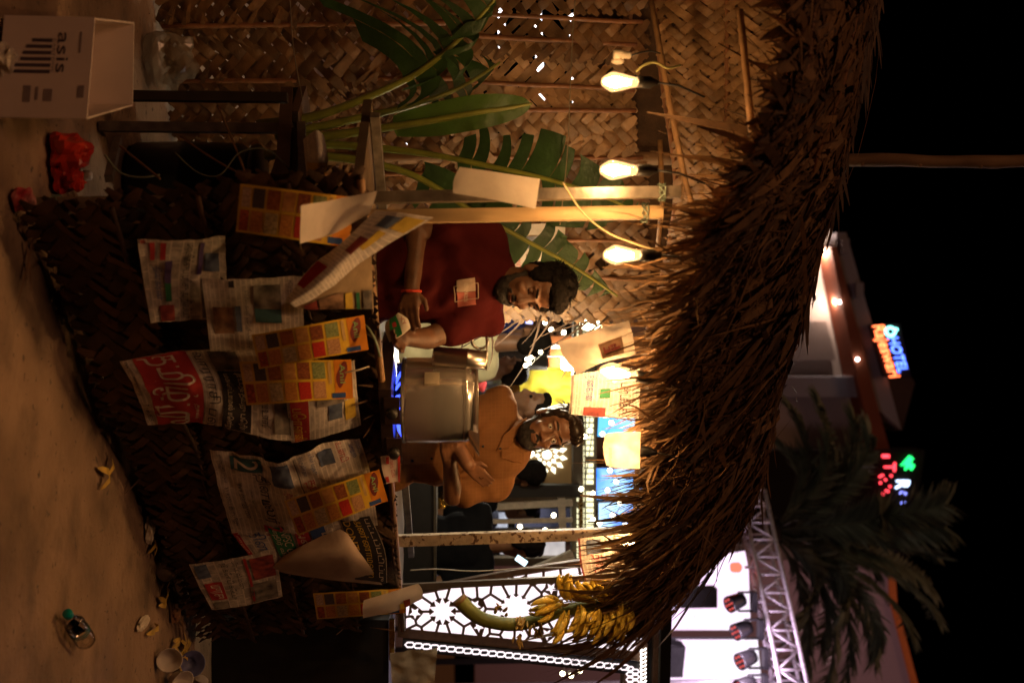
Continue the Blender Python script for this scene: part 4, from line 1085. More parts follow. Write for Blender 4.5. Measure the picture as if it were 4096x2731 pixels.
# ---- the bearded man in an ochre shirt, arms folded
def ochre_man():
    d0 = 4.36
    hipc = P(1560, 1790, d0); hipc.z = .96
    t = thing('person', V((hipc.x, hipc.y, 0)), 'bearded person in an ochre checked shirt with folded arms facing the lens', 'person')
    chest = P(1960, 1775, d0); belly = P(1740, 1790, d0); neckb = P(2075, 1745, d0 - .02)
    shl, shr = P(2000, 1622, d0), P(1985, 1925, d0 + .02)
    ell, elr = P(1790, 1722, d0 - .20), P(1812, 1982, d0 - .12)
    wl, wr = P(1872, 1858, d0 - .30), P(1800, 1842, d0 - .24)
    kl = P(1915, 1895, d0 - .29)
    HM = Matrix.Translation(P(2192, 1716, d0 - .08)) @ Euler((R(2), R(-13), R(10)), 'XYZ').to_matrix().to_4x4()
    Mh = HM @ Matrix.Scale(1.05, 4)
    def torso(mb, g):
        mb.ball(chest, (.155 + g, .10 + g, .17 + g), 20, 14); mb.ball(belly, (.140 + g, .10 + g, .24 + g), 20, 14); mb.ball(hipc + V((0, 0, .03)), (.165 + g, .115 + g, .15 + g), 20, 14)
        mb.capsule(shl, .060 + g, shr, .060 + g); mb.capsule(neckb, .056 + g * .3, chest + V((0, 0, .06)), .10 + g)
    b = MB(); torso(b, 0); head_prims(b, Mh)
    b.capsule(Mh @ V((0, .028, -.05)), .055, neckb, .060)
    for sh, el, wr_ in ((shl, ell, wl), (shr, elr, wr)):
        b.capsule(sh, .052, el, .043); b.capsule(el, .044, wr_, .029)
    hand_prims(b, wl, kl, V((-.5, -.1, .8)), .28, .84, -1)
    kr_ = wr + (wr - elr).normalized() * .075
    hand_prims(b, wr, kr_, V((0, .3, 1)), .5, 1.0, 1)
    legs(b, hipc, .088)
    put(remesh(b, 'body', .0055, 3, .45), 'body', mat('warm_skin', (.21, .098, .05), .45, var=.25, scale=24, spec=.5, bump=.15, bscale=160), t)
    s = MB(); torso(s, .022)
    for sh, el in ((shl, ell), (shr, elr)):
        s.capsule(sh, .074, sh.lerp(el, .80), .064)
    s.capsule(ell.lerp(shl, .22), .060, ell.lerp(wl, .18), .056)
    me = remesh(s, 'shirt', .010, 4, .5, .010, 8)
    displace(me, lambda c: .008 * math.sin(c.x * 34 + c.z * 30 + 7 * NZ.noise(c * 5)) * (.4 + NZ.noise(c * 4)))
    om = cloth_mat('ochre_check', (.27, .125, .048))
    nt = om.node_tree; N = nt.nodes; L = nt.links; pb = N['Principled BSDF']; old = pb.inputs['Base Color'].links[0].from_socket
    tc = N.new('ShaderNodeTexCoord'); br = N.new('ShaderNodeTexBrick'); br.offset = 0
    mp = N.new('ShaderNodeMapping'); mp.inputs['Rotation'].default_value = (R(90), 0, 0); L.new(tc.outputs['Object'], mp.inputs[0]); L.new(mp.outputs[0], br.inputs['Vector'])
    for k_, v_ in (('Scale', 1), ('Brick Width', .016), ('Row Height', .016), ('Mortar Size', .0008)): br.inputs[k_].default_value = v_
    mx = N.new('ShaderNodeMix'); mx.data_type = 'RGBA'; mx.inputs['B'].default_value = (.31, .145, .06, 1)
    L.new(br.outputs['Fac'], mx.inputs['Factor']); L.new(old, mx.inputs['A']); L.new(mx.outputs['Result'], pb.inputs['Base Color'])
    sh = put(me, 'shirt', om, t); bpy.context.view_layer.update()
    def front(x, y, off=.004):
        ok, loc, nr, _ = sh.ray_cast(CAMP, (P(x, y, 1) - CAMP).normalized())
        return (loc + nr * off) if ok else P(x, y, d0 - .12)
    # placket, buttons, collar, pocket
    pl = [front(x, y, .003) for x, y in ((2058, 1752), (2000, 1790), (1920, 1815), (1900, 1818))]
    MB().ribbon(pl, .03, V((0, -1, .1))).build('placket', om, sh)
    pl2 = [front(x, y, .003) for x, y in ((1770, 1835), (1700, 1840), (1640, 1842), (1600, 1845))]
    MB().ribbon(pl2, .03, V((0, -1, .1))).build('placket', om, sh)
    for x, y in ((2000, 1792), (1933, 1785), (1728, 1832), (1650, 1840)):
        p = front(x, y, .006); MB().lathe([(.0055, -.001), (.006, .001), (.004, .003)], 10, Matrix.Translation(p) @ Matrix.Rotation(R(90), 4, 'X')).build('button', mat('dark_button', (.02, .02, .03), .3), sh, True)
    for q in (((2110, 1668), (2060, 1690), (2010, 1745), (1985, 1800), (2030, 1790), (2075, 1735)), ((2090, 1810), (2060, 1800), (2010, 1792), (2000, 1830), (2050, 1845), (2085, 1845))):
        c = [front(x, y, .012) for x, y in q]
        me2 = MB().add([p for p in c] + [p + V((0, .006, 0)) for p in c], [(0, 1, 2, 3, 4, 5), (11, 10, 9, 8, 7, 6)] + [(i, (i + 1) % 6, (i + 1) % 6 + 6, i + 6) for i in range(6)])
        me2.build('collar', om, sh)
    MB().tube([kl.lerp(wl, -.25) + V((.0, -.0, 0)) + V((math.cos(i) * .0095, -.006, math.sin(i) * .0095)) for i in range(8)], .002, 5).build('ring', mat('gold_ring', (.6, .45, .2), .2, 1), t)
    tr = MB(); tr.ball(hipc, (.178, .13, .12), 18, 12)
    for q in (-1, 1):
        tr.capsule(hipc + V((q * .09, 0, 0)), .10, V((hipc.x + q * .1, hipc.y, .12)), .064)
    put(remesh(tr, 'trousers', .016, 4, .5, .004, 12), 'trousers', cloth_mat('dark_trousers', (.025, .022, .022)), t)
    head_extras(t, Mh, mat('brown_black_hair', (.022, .014, .010), .38, var=.4, scale=60), beardm, 'combed', True, False, mat('warm_skin'))
ochre_man()

# ---- people further back
def passer(x, y, d, label, shirt, face=180, sk=skin2, hair=hairm, beard=False, lean=0, trousers=(.02, .02, .025), arms='down', cap=None, wide=1.0):
    hc = P(x, y, d); hz = hc.z
    k = hz / 1.60
    base = V((hc.x, hc.y, 0))
    rot = Matrix.Rotation(R(face), 4, 'Z')
    t = thing('person', base, label, 'person')
    def W(p): return base + (rot.to_3x3() @ V(p)) * k
    Mh = Matrix.Translation(hc) @ rot @ Matrix.Rotation(R(lean), 4, 'X') @ Matrix.Scale(1.02 * k, 4)
    b = MB()
    def torso(mb, g):
        for z, rx, ry, rz in ((1.24, .168, .11, .18), (1.06, .155, .112, .2), (.92, .162, .115, .13)):
            mb.ball(W((0, .03, z)), [(rx * wide + g) * k, (ry * wide + g) * k, (rz + g) * k], 16, 10, rot.to_3x3())
        mb.capsule(W((-.15 * wide, .03, 1.36)), (.058 + g) * k, W((.15 * wide, .03, 1.36)), (.058 + g) * k)
    torso(b, 0); head_prims(b, Mh)
    b.capsule(W((0, .03, 1.54)), .052 * k, W((0, .035, 1.40)), .06 * k)
    aj = []
    for s in (-1, 1):
        sh = W((s * .175 * wide, .03, 1.36))
        if arms == 'fold' or (arms == 'raise' and s > 0): el, wr = W((s * .22, -.08, 1.10)), W((s * .08, -.26, 1.22))
        else: el, wr = W((s * .22 * wide, .05, 1.08)), W((s * .21 * wide, -.03, .86))
        b.capsule(sh, .048 * k, el, .038 * k); b.capsule(el, .039 * k, wr, .026 * k)
        hand_prims(b, wr, wr + (wr - el).normalized() * .08 * k, rot.to_3x3() @ V((0, -1, .1)), .4, k)
        aj.append((sh, el))
    for s in (-1, 1):
        b.capsule(W((s * .085, .02, .88)), .08 * k, W((s * .09, .0, .48)), .056 * k); b.capsule(W((s * .09, .0, .48)), .055 * k, W((s * .09, .03, .08)), .036 * k); b.capsule(W((s * .09, .05, .045)), .035 * k, W((s * .1, -.12, .035)), .03 * k)
    put(remesh(b, 'body', .0105, 2, .45), 'body', sk, t)
    s_ = MB(); torso(s_, .016)
    for sh, el in aj: s_.capsule(sh, .068 * k, sh.lerp(el, .7), .058 * k)
    put(remesh(s_, 'shirt', .014, 3, .5, .007, 10), 'shirt', shirt, t)
    tr = MB()
    for s in (-1, 1): tr.capsule(W((s * .085, .02, .9)), .098 * k, W((s * .09, .02, .1)), .06 * k)
    put(remesh(tr, 'trousers', .018, 3, .5), 'trousers', cloth_mat('trousers_%d' % int(trousers[0] * 1000), trousers), t)
    mb = MB(); r3 = Mh.to_3x3().normalized(); hs = Mh.to_scale().x
    for c, r in (((0, .028, .060), (.084, .096, .082)), ((0, -.045, .110), (.06, .045, .03)), ((0, .085, 0), (.06, .035, .065))):
        mb.ball(Mh @ V(c), [q * hs for q in r], 14, 10, r3)
    put(remesh(mb, 'hair', .010, 2, .4, .005, 45), 'hair', hair, t)
    if beard:
        mb = MB(); mb.ball(Mh @ V((0, -.04, -.09)), [q * hs for q in (.054, .056, .038)], 14, 10, r3); mb.capsule(Mh @ V((-.03, -.085, -.05)), .009 * hs, Mh @ V((.03, -.085, -.05)), .009 * hs)
        put(remesh(mb, 'beard', .009, 2, .4, .003, 60), 'beard', beardm, t)
    for s in (-1, 1):
        MB().ball(Mh @ V((s * .03, -.074, .014)), .0118 * hs, 10, 8).build('eye', mat('iris_dark'), t, True)
    if cap:
        MB().lathe([(.086 * hs, .0), (.09 * hs, .03 * hs), (.08 * hs, .065 * hs), (.04 * hs, .088 * hs), (.001, .092 * hs)], 18, Mh @ Matrix.Translation((0, .02, .05)), False).build('cap', cap, t, True)
    return t
passer(2108, 1362, 6.3, 'person in a pale cream shirt seen from behind left of the steel pot', cloth_mat('cream_cotton', (.62, .58, .36)), 200)
passer(2038, 1478, 7.6, 'person in a red collar turning away behind the steel pot', cloth_mat('red_cotton', (.48, .05, .05)), 235)
passer(2088, 1552, 9.0, 'person in a blue and white checked shirt facing sideways', cloth_mat('checked_cotton', (.16, .18, .24), var=.6, bs=60), 70, beard=True)
passer(2112, 1628, 6.4, 'person with a profile behind the shoulder of the ochre shirt', cloth_mat('navy_cotton', (.022, .025, .034)), -75, beard=False)
passer(2098, 1892, 7.0, 'person in black with a shaved nape standing behind the folded arms', cloth_mat('black_cotton', (.007, .007, .009)), 165, wide=1.12)
passer(2085, 2030, 8.0, 'person in dark blue far back between the railings', cloth_mat('ink_cotton', (.03, .035, .06)), 120)
passer(2085, 2178, 6.2, 'person in black holding up a bright phone beside the painted post', cloth_mat('jet_cotton', (.006, .006, .007)), 150, arms='raise', wide=1.1)
passer(2205, 1335, 8.5, 'person in blue far behind the drooping dry leaflets', cloth_mat('blue_cotton', (.04, .05, .2)), 20)
passer(2062, 1712, 10.5, 'person in white far back past the flower sign', cloth_mat('white_cotton', (.6, .58, .52)), 30)
passer(2058, 1962, 10.0, 'person in maroon far back beside the dark side beam', cloth_mat('plum_cotton', (.2, .04, .06)), -20)
passer(2078, 1285, 10.5, 'person in grey far back left of the cream shirt', cloth_mat('grey_cotton', (.3, .3, .32)), 10)
c = P(2085, 2240, 5.95); t = thing('phone', c, 'bright phone screen held up by the person in black', 'phone')
MB().box(c, (.04, .01, .08), Matrix.Rotation(R(35), 3, 'Y')).build('case', mat('black_socket'), t)
MB().box(c + V((0, -.0075, 0)), (.035, .004, .072), Matrix.Rotation(R(35), 3, 'Y')).build('screen', glow('phone_glow', (.6, .85, 1), 3), t)
# ------------------------------------------------------------------ steel pot on a gas stove
inox = mat('stainless', (.88, .82, .75), .19, .84, var=.10, scale=5, bump=.03, bscale=9)
soot = mat('sooty_steel', (.06, .05, .045), .5, .6)
pc = P(1612, 1600, 3.84); PR = .163; pz = pc.z
t = thing('steel_pot', V((pc.x, pc.y, pz)), 'large shiny stainless steel pot with a pouring lip on the gas stove', 'pot')
M = Matrix.Translation((pc.x, pc.y, pz))
prof = [(.02, .002), (PR * .93, .0), (PR * .985, .010), (PR, .022), (PR, .222), (PR * .985, .232), (PR * 1.0, .240), (PR * .97, .252), (PR * .90, .268), (PR * .90, .276), (PR * .98, .282), (PR * 1.0, .286)]
inner = [(PR * .97, .286), (PR * .885, .274), (PR * .955, .25), (PR * .985, .22), (PR * .985, .03), (.02, .02)]
MB().lathe(prof + inner, 56, M, True).build('body', inox, t, True)
MB().lathe([(PR * 1.004, .0), (PR * 1.004, .012), (PR * .93, -.002)], 56, M, False).build('sooty_base', soot, t, True)
mb = MB()                                          # pouring lip to the right
for i in range(7):
    pass
lipv = []
for i in range(9):
    a = (i - 4) / 4 * .42
    r0 = PR * .97; k = math.cos((i - 4) / 4 * math.pi / 2)
    lipv += [V((math.cos(a) * r0, math.sin(a) * r0, .250)), V((math.cos(a) * (r0 + .010 + .045 * k), math.sin(a) * (r0 + .01), .270 + .012 * k)), V((math.cos(a) * (r0 + .020 + .05 * k), math.sin(a) * (r0 + .01), .290))]
lf = []
for i in range(8):
    for j in range(2): lf.append((i * 3 + j, i * 3 + j + 1, i * 3 + 4 + j, i * 3 + 3 + j))
MB().add([M @ (Matrix.Rotation(R(-25), 4, 'Z') @ v) for v in lipv], lf).build('pouring_lip', inox, t, True)
MB().box(V((pc.x - .088, pc.y - .142, pz + .115)), (.05, .006, .055), Matrix.Rotation(R(-32), 3, 'Z')).build('handle_plate', mat('polished_plate', (.75, .66, .5), .35, .6), t)
# filter cup hanging at the pot's shoulder
f0 = P(1728, 1422, 3.70); f1 = P(1945, 1440, 3.70)
t2 = thing('filter_cup', V((f0.x, f0.y, f0.z)), 'tall steel straining cup with a ring handle hooked on the pot rim', 'cup')
ax = (f1 - f0); q = V((0, 0, 1)).rotation_difference(ax.normalized()).to_matrix().to_4x4(); LN = ax.length
MB().lathe([(.002, 0), (.034, .004), (.036, .02), (.036, LN * .62), (.038, LN * .63), (.038, LN * .66), (.036, LN * .68), (.036, LN), (.032, LN), (.032, .02), (.002, .012)], 28, Matrix.Translation(f0) @ q).build('cup', mat('brushed_steel', (.48, .43, .38), .3, 1.0, var=.15, scale=9), t2, True)
rc = P(1920, 1365, 3.70)
MB().tube([rc + V((.027 * math.cos(i / 15 * 2 * math.pi) * 1.0, -.0, .030 * math.sin(i / 15 * 2 * math.pi))) for i in range(16)], .005, 7).build('ring_handle', mat('brushed_steel'), t2, True)
MB().tube([P(1945, 1340, 3.70), P(1948, 1400, 3.68), P(1944, 1480, 3.68)], .004, 6).build('rim_wire', mat('brushed_steel'), t2, True)

sc_ = V((pc.x, pc.y, 0))
t = thing('gas_stove', V((pc.x, pc.y, 1.0)), 'low dark gas stove with blue flames under the steel pot', 'stove')
ztop = pz - .028
srot = Matrix.Rotation(R(38), 3, 'Z')
stm = mat('stove_enamel', (.055, .035, .028), .35, .3, var=.3, scale=12)
MB().box(V((pc.x, pc.y, (1.0 + ztop) / 2)), (.40, .34, ztop - 1.0), srot).build('body', stm, t)
for dx in (-.10, .10):
    p = V((pc.x, pc.y, 1.045)) + srot @ V((dx, -.178, 0))
    MB().lathe([(.022, 0), (.022, .012), (.016, .026), (.001, .027)], 16, Matrix.Translation(p) @ srot.to_4x4() @ Matrix.Rotation(R(90), 4, 'X')).build('knob', mat('black_socket'), t, True)
    MB().box(V((pc.x, pc.y, 1.045)) + srot @ V((dx * 1.0, -.172, 0)), (.13, .004, .055), srot).build('front_panel', mat('stove_panel', (.08, .05, .04), .3, .4), t)
for k in range(4):
    a = k * math.pi / 2 + .5
    MB().bar(V((pc.x + .05 * math.cos(a), pc.y + .05 * math.sin(a), ztop + .018)), V((pc.x + .16 * math.cos(a), pc.y + .16 * math.sin(a), ztop + .018)), .012, .018).build('pan_support', mat('black_socket'), t)
MB().lathe([(.07, 0), (.075, .008), (.05, .014), (.001, .014)], 20, Matrix.Translation((pc.x, pc.y, ztop))).build('burner', soot, t, True)
fl = glow('gas_flame', (.05, .09, 1.0), 3.5)
for k in range(18):
    a = k / 18 * 2 * math.pi
    p = V((pc.x + .085 * math.cos(a), pc.y + .085 * math.sin(a), ztop + .006)); d = V((math.cos(a), math.sin(a), .25)).normalized()
    MB().tube([p, p + d * .03, p + d * .055 + V((0, 0, .006)), p + d * .075 + V((0, 0, .012))], [.003, .006, .005, .0008], 6).build('flame', fl, t, True)

# milk packet in the hands
def pillow(name, label, rows, m, prints, th, cat='packet'):
    o, s = sheet(name, label, cat, rows, m, 14, 14, .002, prints, None, 3)
    me = o.data
    for v in me.vertices:
        i = (v.index % 15) / 14; j = (v.index // 15) / 14
        v.co += s.nrm(i, j) * th * math.sin(math.pi * i) ** .6 * math.sin(math.pi * j) ** .6
    for c in o.children:
        for v in c.data.vertices: v.co += s.nrm(.5, .5) * (th * .9 + .002)
    MB().add([v.co - s.nrm(.5, .5) * .004 for v in me.vertices], [tuple(reversed(p.vertices)) for p in me.polygons]).build('back_side', m, o, True)
    return o
pillow('milk_packet', 'green and white plastic milk packet held by the maroon man', dpx([[(1545, 1285, 3.42), (1540, 1320, 3.41), (1558, 1368, 3.41)], [(1580, 1262), (1590, 1305), (1602, 1345)], [(1592, 1250), (1630, 1275), (1642, 1312)]], 3.40), mat('milk_white', (.62, .56, .46), .3, coat=.4, var=.06),
       [('R', .04, .25, .96, .62, mat('milk_green', (.02, .20, .06), .3, coat=.4)), ('T', 'XY', .25, .72, .65, .88, inkred), ('R', .3, .35, .5, .5, inkred)], .014)

# ------------------------------------------------------------------ table at the near end
tm = mat('table_steel', (.20, .17, .14), .5, .6, var=.35, scale=20); tw = mat('table_wood', (.11, .06, .035), .7, var=.3, scale=10)
t = thing('side_table', V((-.75, 3.6, 0)), 'dark steel framed table beyond the near end of the counter', 'table')
def leg(x0, y0, d, x1, y1, m=tm, w=.034):
    a = P(x0, y0, d); b = P(x1, y1, d); a = V((b.x, b.y, .0)) if a.z < .2 else a
    MB().bar(a, b, w, w, V((0, 1, 0))).build('leg', m, t)
leg(400, 545, 3.66, 1175, 515); leg(370, 392, 3.62, 1150, 392, mat('dark_wood'))
MB().bar(P(1150, 372, 3.95), P(1132, 725, 3.30), .05, .045).build('top_rail', tw, t)
MB().bar(P(1182, 372, 3.97), P(1168, 725, 3.34), .045, .03).build('edge_rail', mat('dark_wood'), t)
MB().bar(P(1206, 500, 3.68), P(1212, 725, 3.36), .028, .03).build('front_edge', tm, t)
MB().bar(P(472, 558, 3.56), P(435, 715, 3.3), .025, .025).build('foot_rail', tm, t)
a, b, c, d = P(1200, 372, 3.95), P(1200, 725, 3.3), V((.0, 4.0, .72)), V((-1.0, 4.4, .72))
for p in (a, b): p.z = .70
MB().add([V((-1.0, 3.95, .69)), V((-.52, 3.32, .69)), V((-.15, 3.75, .69)), V((-.7, 4.35, .69)), V((-1.0, 3.95, .66)), V((-.52, 3.32, .66)), V((-.15, 3.75, .66)), V((-.7, 4.35, .66))],
         [(0, 1, 2, 3), (7, 6, 5, 4), (0, 4, 5, 1), (1, 5, 6, 2), (2, 6, 7, 3), (3, 7, 4, 0)]).build('table_top', tw, t)
# a dark drum and a blue crate stored below
cc = V((-.62, 4.05, 0)); t = thing('storage_drum', cc, 'dark blue plastic drum in the shade under the table', 'drum')
MB().lathe([(.15, 0), (.17, .02), (.175, .2), (.18, .21), (.175, .22), (.17, .42), (.15, .45), (.16, .47)], 24, Matrix.Translation(cc)).build('drum', mat('drum_plastic', (.015, .02, .035), .35), t, True)
MB().lathe([(.165, .47), (.17, .49), (.16, .5), (.001, .51)], 24, Matrix.Translation(cc), False).build('lid', mat('drum_lid', (.02, .015, .015), .4), t, True)
# twigs and leaflet stalks leaning in the frame
for i, (pts, lab) in enumerate((([P(1250 - 530, 545, 3.5), P(860, 640, 3.3), P(1000, 715, 3.15)], 'thin brown twig slanting inside the table frame'), ([P(870, 425, 3.6), P(930, 560, 3.4), P(980, 690, 3.2)], 'long brown stalk crossing behind the table leg'), ([P(480, 585, 3.3), P(560, 650, 3.2), P(640, 715, 3.1)], 'short brown twig above the red bag'))):
    o = MB().tube(curve(pts, 12), .004, 5).build('twig', mat('twig_bark', (.2, .11, .05), .8), None, True); tag(o, lab, 'twig')

# ------------------------------------------------------------------ white carton
cw = mat('white_carton', (.74, .62, .54), .8, var=.06, scale=6, bump=.12, bscale=14)
bl, br = P(38, 62, 2.90), P(66, 470, 2.84)
bl.z = br.z = .004
tl, tr = P(345, 57, 2.90), P(377, 470, 2.84)
hz = (tl.z + tr.z) / 2; tl = V((bl.x, bl.y + .005, hz)); tr = V((br.x, br.y + .005, hz))
dep = V((-.118, .36, 0))
t = thing('carton', (bl + br) / 2, 'open white cardboard carton with a striped building logo on the ground', 'box')
def wall(a, b, c, d, th, name, nin):
    n = (b - a).cross(d - a).normalized() * th * nin
    MB().add([a, b, c, d, a + n, b + n, c + n, d + n], [(0, 1, 2, 3), (7, 6, 5, 4), (0, 4, 5, 1), (1, 5, 6, 2), (2, 6, 7, 3), (3, 7, 4, 0)]).build(name, cw, t)
wall(bl, br, tr, tl, .005, 'front_wall', -1)
wall(bl + dep + V((.02, 0, 0)), br + dep, tr + dep + V((.0, 0, .01)), tl + dep + V((.02, 0, -.005)), .005, 'rear_wall', 1)
wall(bl + V((0, .006, 0)), bl + dep + V((.02, -.006, 0)), tl + dep + V((.02, -.006, -.005)), tl + V((0, .006, 0)), .005, 'side_wall', 1)
wall(br + V((0, .006, 0)), br + dep + V((0, -.006, 0)), tr + dep + V((0, -.006, .01)), tr + V((0, .006, 0)), .005, 'side_wall', -1)
MB().add([bl + V((.01, .01, .01)), br + V((-.01, .01, .01)), br + dep + V((-.01, -.01, .01)), bl + dep + V((.03, -.01, .01))], [(0, 1, 2, 3)]).build('floor_panel', cw, t)
fn = V((0, -.0015, 0))
def bxp(s, z): return bl.lerp(br, s) + V((0, .005 * z, z * hz)) + fn
cink = flat('carton_ink', (.085, .06, .075)); cink2 = flat('carton_faint_ink', (.26, .2, .19))
for k in range(6):                                  # building made of bars
    s0 = .225 + .062 * k; lo = (.33, .27, .24, .22, .15, .155)[k]
    MB().add([bxp(s0, lo), bxp(s0 + .034, lo - .004), bxp(s0 + .033, .545), bxp(s0 - .001, .55)], [(0, 1, 2, 3)]).build('logo_bar', cink, t)
vs, fs = text_mesh('asis')
MB().add([bxp(.16 + .40 * x, .605 + .125 * y) for x, y in vs], fs).build('lettering', cink, t)
vs, fs = text_mesh('CARTONS')
MB().add([bxp(.22 + .33 * x, .560 + .026 * y) for x, y in vs], fs).build('lettering', cink2, t)
for (s0, s1, z0, z1) in ((.69, .85, .28, .36), (.70, .83, .41, .44), (.72, .84, .50, .59), (.68, .80, .86, .93), (.15, .36, .84, .86)):
    MB().add([bxp(s0, z0), bxp(s1, z0), bxp(s1, z1), bxp(s0, z1)], [(0, 1, 2, 3)]).build('symbol_print', cink2, t)

# ------------------------------------------------------------------ banana leaves standing in a bundle
gl = mat('banana_leaf', (.024, .060, .013), .42, var=.4, scale=9, bump=.3, bscale=55, thin=.15, spec=.5)
gl2 = mat('banana_leaf_young', (.07, .14, .018), .4, var=.2, scale=9, bump=.25, bscale=60, thin=.3, spec=.5)
gr = mat('banana_rib', (.22, .24, .04), .4, var=.2, scale=18, spec=.5)
t = thing('banana_plant', P(1050, 560, 3.8) * 1.0, 'bundle of green banana leaves fanning up in front of the plaited wall', 'plant')
t.location = (t.location.x, t.location.y, .7)
def banana_leaf(rib, n, start, width, m, tear, droop, r0=.02, whole=False, sides=(1, 1), rnd=RND):
    pts = curve(rib, n)
    rad = [r0 * (1 - .85 * i / (n - 1)) + .002 for i in range(n)]
    MB_ = MB().tube(pts, rad, 8).build('rib', gr, t, True)
    mb = MB()
    i0 = int(start * n)
    for side in (-1, 1):
        if not sides[(side + 1) // 2]: continue
        i = i0
        while i < n - 1:
            run = (n - i) if whole else rnd.choice((2, 2, 3, 4, 5)) if tear > .5 else rnd.choice((4, 6, 8))
            j1 = min(i + run, n - 1)
            rows = []
            dr = rnd.uniform(.5, 1.3) * droop; gap = 0 if whole else rnd.uniform(.1, .55) * tear
            scl = rnd.uniform(.75, 1.05) if not whole else 1
            for j in range(i, j1 + 1):
                f = (j - i0) / max(n - 1 - i0, 1)
                w = width * (math.sin(math.pi * min(1, (.10 + f * .94)) ** .8) ** .7) * scl
                p = pts[j]; d = (pts[min(j + 1, n - 1)] - pts[max(j - 1, 0)]).normalized()
                vw = (CAMP - p).normalized()
                x = d.cross(vw).normalized() * side
                e = (j - i) / max(j1 - i, 1)
                pull = d * (-gap * .05 * e)
                row = []
                for k in range(6):
                    g = k / 5
                    q = p + (x * .86 + d * .42).normalized() * w * g + V((0, 0, -dr * w * g * g)) + vw * (.06 * w * g - .10 * w * g * g) + pull * g
                    if not whole: q = q - d * (gap * w * .25 * e * g)
                    q += vw * (.006 * NZ.noise(q * 25))
                    row.append(q)
                rows.append(row)
            vs = [q for r_ in rows for q in r_]; fs = []
            for a_ in range(len(rows) - 1):
                for k in range(5): fs.append((a_ * 6 + k, a_ * 6 + k + 1, a_ * 6 + 7 + k, a_ * 6 + 6 + k))
            mb.add(vs, fs)
            i = j1 if whole or rnd.random() < .45 else j1 + (1 if rnd.random() < tear * .4 else 0)
            if whole: break
    b = mb.build('blade', m, MB_, True)
D = 3.85
banana_leaf([P(1030, 500, D), P(1240, 470, D), P(1420, 410, D - .03), P(1640, 310, D - .08), P(1790, 200, D - .14), P(1900, 90, D - .2), P(1995, -20, D - .25)], 70, .48, .27, gl, 1, 1.15, .019)
banana_leaf([P(1100, 540, D), P(1260, 512, D), P(1450, 470, D), P(1640, 425, D + .02), P(1760, 385, D + .04), P(1880, 330, D + .06), P(2000, 250, D + .08)], 44, .60, .15, gl, 1, .9, .018)
banana_leaf([P(1120, 560, D - .05), P(1290, 548, D - .05), P(1480, 520, D - .06), P(1700, 488, D - .08), P(1900, 452, D - .1), P(2050, 430, D - .1), P(2128, 415, D - .1)], 46, .40, .072, gl2, 0, .15, .02, True)
banana_leaf([P(1110, 590, D + .04), P(1300, 578, D + .04), P(1560, 598, D + .02), P(1760, 625, D), P(1980, 670, D - .06), P(2200, 720, D - .12), P(2420, 790, D - .16), P(2560, 860, D - .2)], 56, .48, .20, gl, .7, .35, .016)
banana_leaf([P(1060, 620, D + .02), P(1290, 625, D), P(1500, 655, D), P(1680, 715, D), P(1900, 850, D), P(2100, 960, D), P(2300, 1070, D), P(2470, 1185, D)], 60, .42, .17, gl, .9, .5, .017)

# ------------------------------------------------------------------ hanging bunch of bananas
bs = mat('banana_stalk', (.16, .17, .035), .5, var=.3, scale=14, bump=.2); by = mat('banana_skin', (.70, .49, .06), .5, var=.35, scale=38, island=.2)
bt = mat('banana_tip', (.07, .05, .025), .8)
D = 4.55
sp = [P(1838, 2398, D), P(1880, 2442, D), P(1940, 2478, D), P(2050, 2496, D), P(2150, 2478, D), P(2250, 2440, D), P(2380, 2420, D), P(2520, 2400, D), P(2640, 2390, D)]
t = thing('banana_bunch', sp[3], 'bunch of small yellow bananas hanging upside down on its curved green stalk', 'bananas')
cs = curve(sp, 40)
MB().tube(cs, [.034 - .010 * i / 39 for i in range(40)], 14).build('stalk', bs, t, True)
MB().lathe([(.036, -.01), (.036, .004), (.02, .006)], 12, Matrix.Translation(cs[0]) @ V((0, 0, 1)).rotation_difference((cs[0] - cs[2]).normalized()).to_matrix().to_4x4()).build('cut_end', mat('cut_stalk', (.20, .12, .05), .8), t, True)
bpts = [V((0, 0, 0)), V((.012, 0, .02)), V((.028, 0, .05)), V((.034, 0, .085)), V((.028, 0, .115)), V((.018, 0, .132))]
bm_ = MB().tube(curve([tuple(p) for p in bpts], 10), [.005, .006, .011, .0145, .0155, .015, .0138, .011, .007, .004], 7).mesh('banana', True); bm_.materials.append(by)
for (x, y, n, dirw, spread) in ((2235, 2420, 7, (-1, .35), .5), (2262, 2460, 9, (-.4, 1), .6), (2290, 2390, 6, (.2, -1), .5), (2330, 2440, 10, (-.3, 1), .7), (2370, 2395, 8, (-.4, -.9), .6), (2400, 2450, 10, (-.2, 1), .7), (2440, 2400, 8, (0, -1), .6), (2460, 2450, 8, (-.1, 1), .6), (2500, 2420, 6, (0, 1), .6)):
    n = int(n * 1.7)
    for k in range(n):
        p = P(x + RND.uniform(-20, 20), y + RND.uniform(-22, 22), D - .02 - RND.random() * .07)
        g = (k / max(n - 1, 1) - .5) * spread * 1.4
        dv = V((dirw[1], -.35 - .5 * RND.random(), dirw[0] + .0)).normalized()
        dv = (Matrix.Rotation(g, 3, 'Z') @ dv + V((RND.gauss(0, .1), 0, RND.gauss(0, .12) - .3))).normalized()
        m_ = Matrix.Translation(p) @ V((0, 0, 1)).rotation_difference(dv).to_matrix().to_4x4() @ Matrix.Rotation(RND.uniform(-.8, .8) + math.pi, 4, 'Z') @ Matrix.Scale(RND.uniform(.75, .98), 4)
        link_mesh('banana', bm_, t, m_)
sb = MB().tube(curve([(0, 0, 0), (.006, 0, .02), (.008, 0, .045)], 5), [.004, .007, .008, .006, .002], 6).mesh('stub', True); sb.materials.append(mat('withered_stub', (.42, .27, .07), .6, var=.4, scale=30))
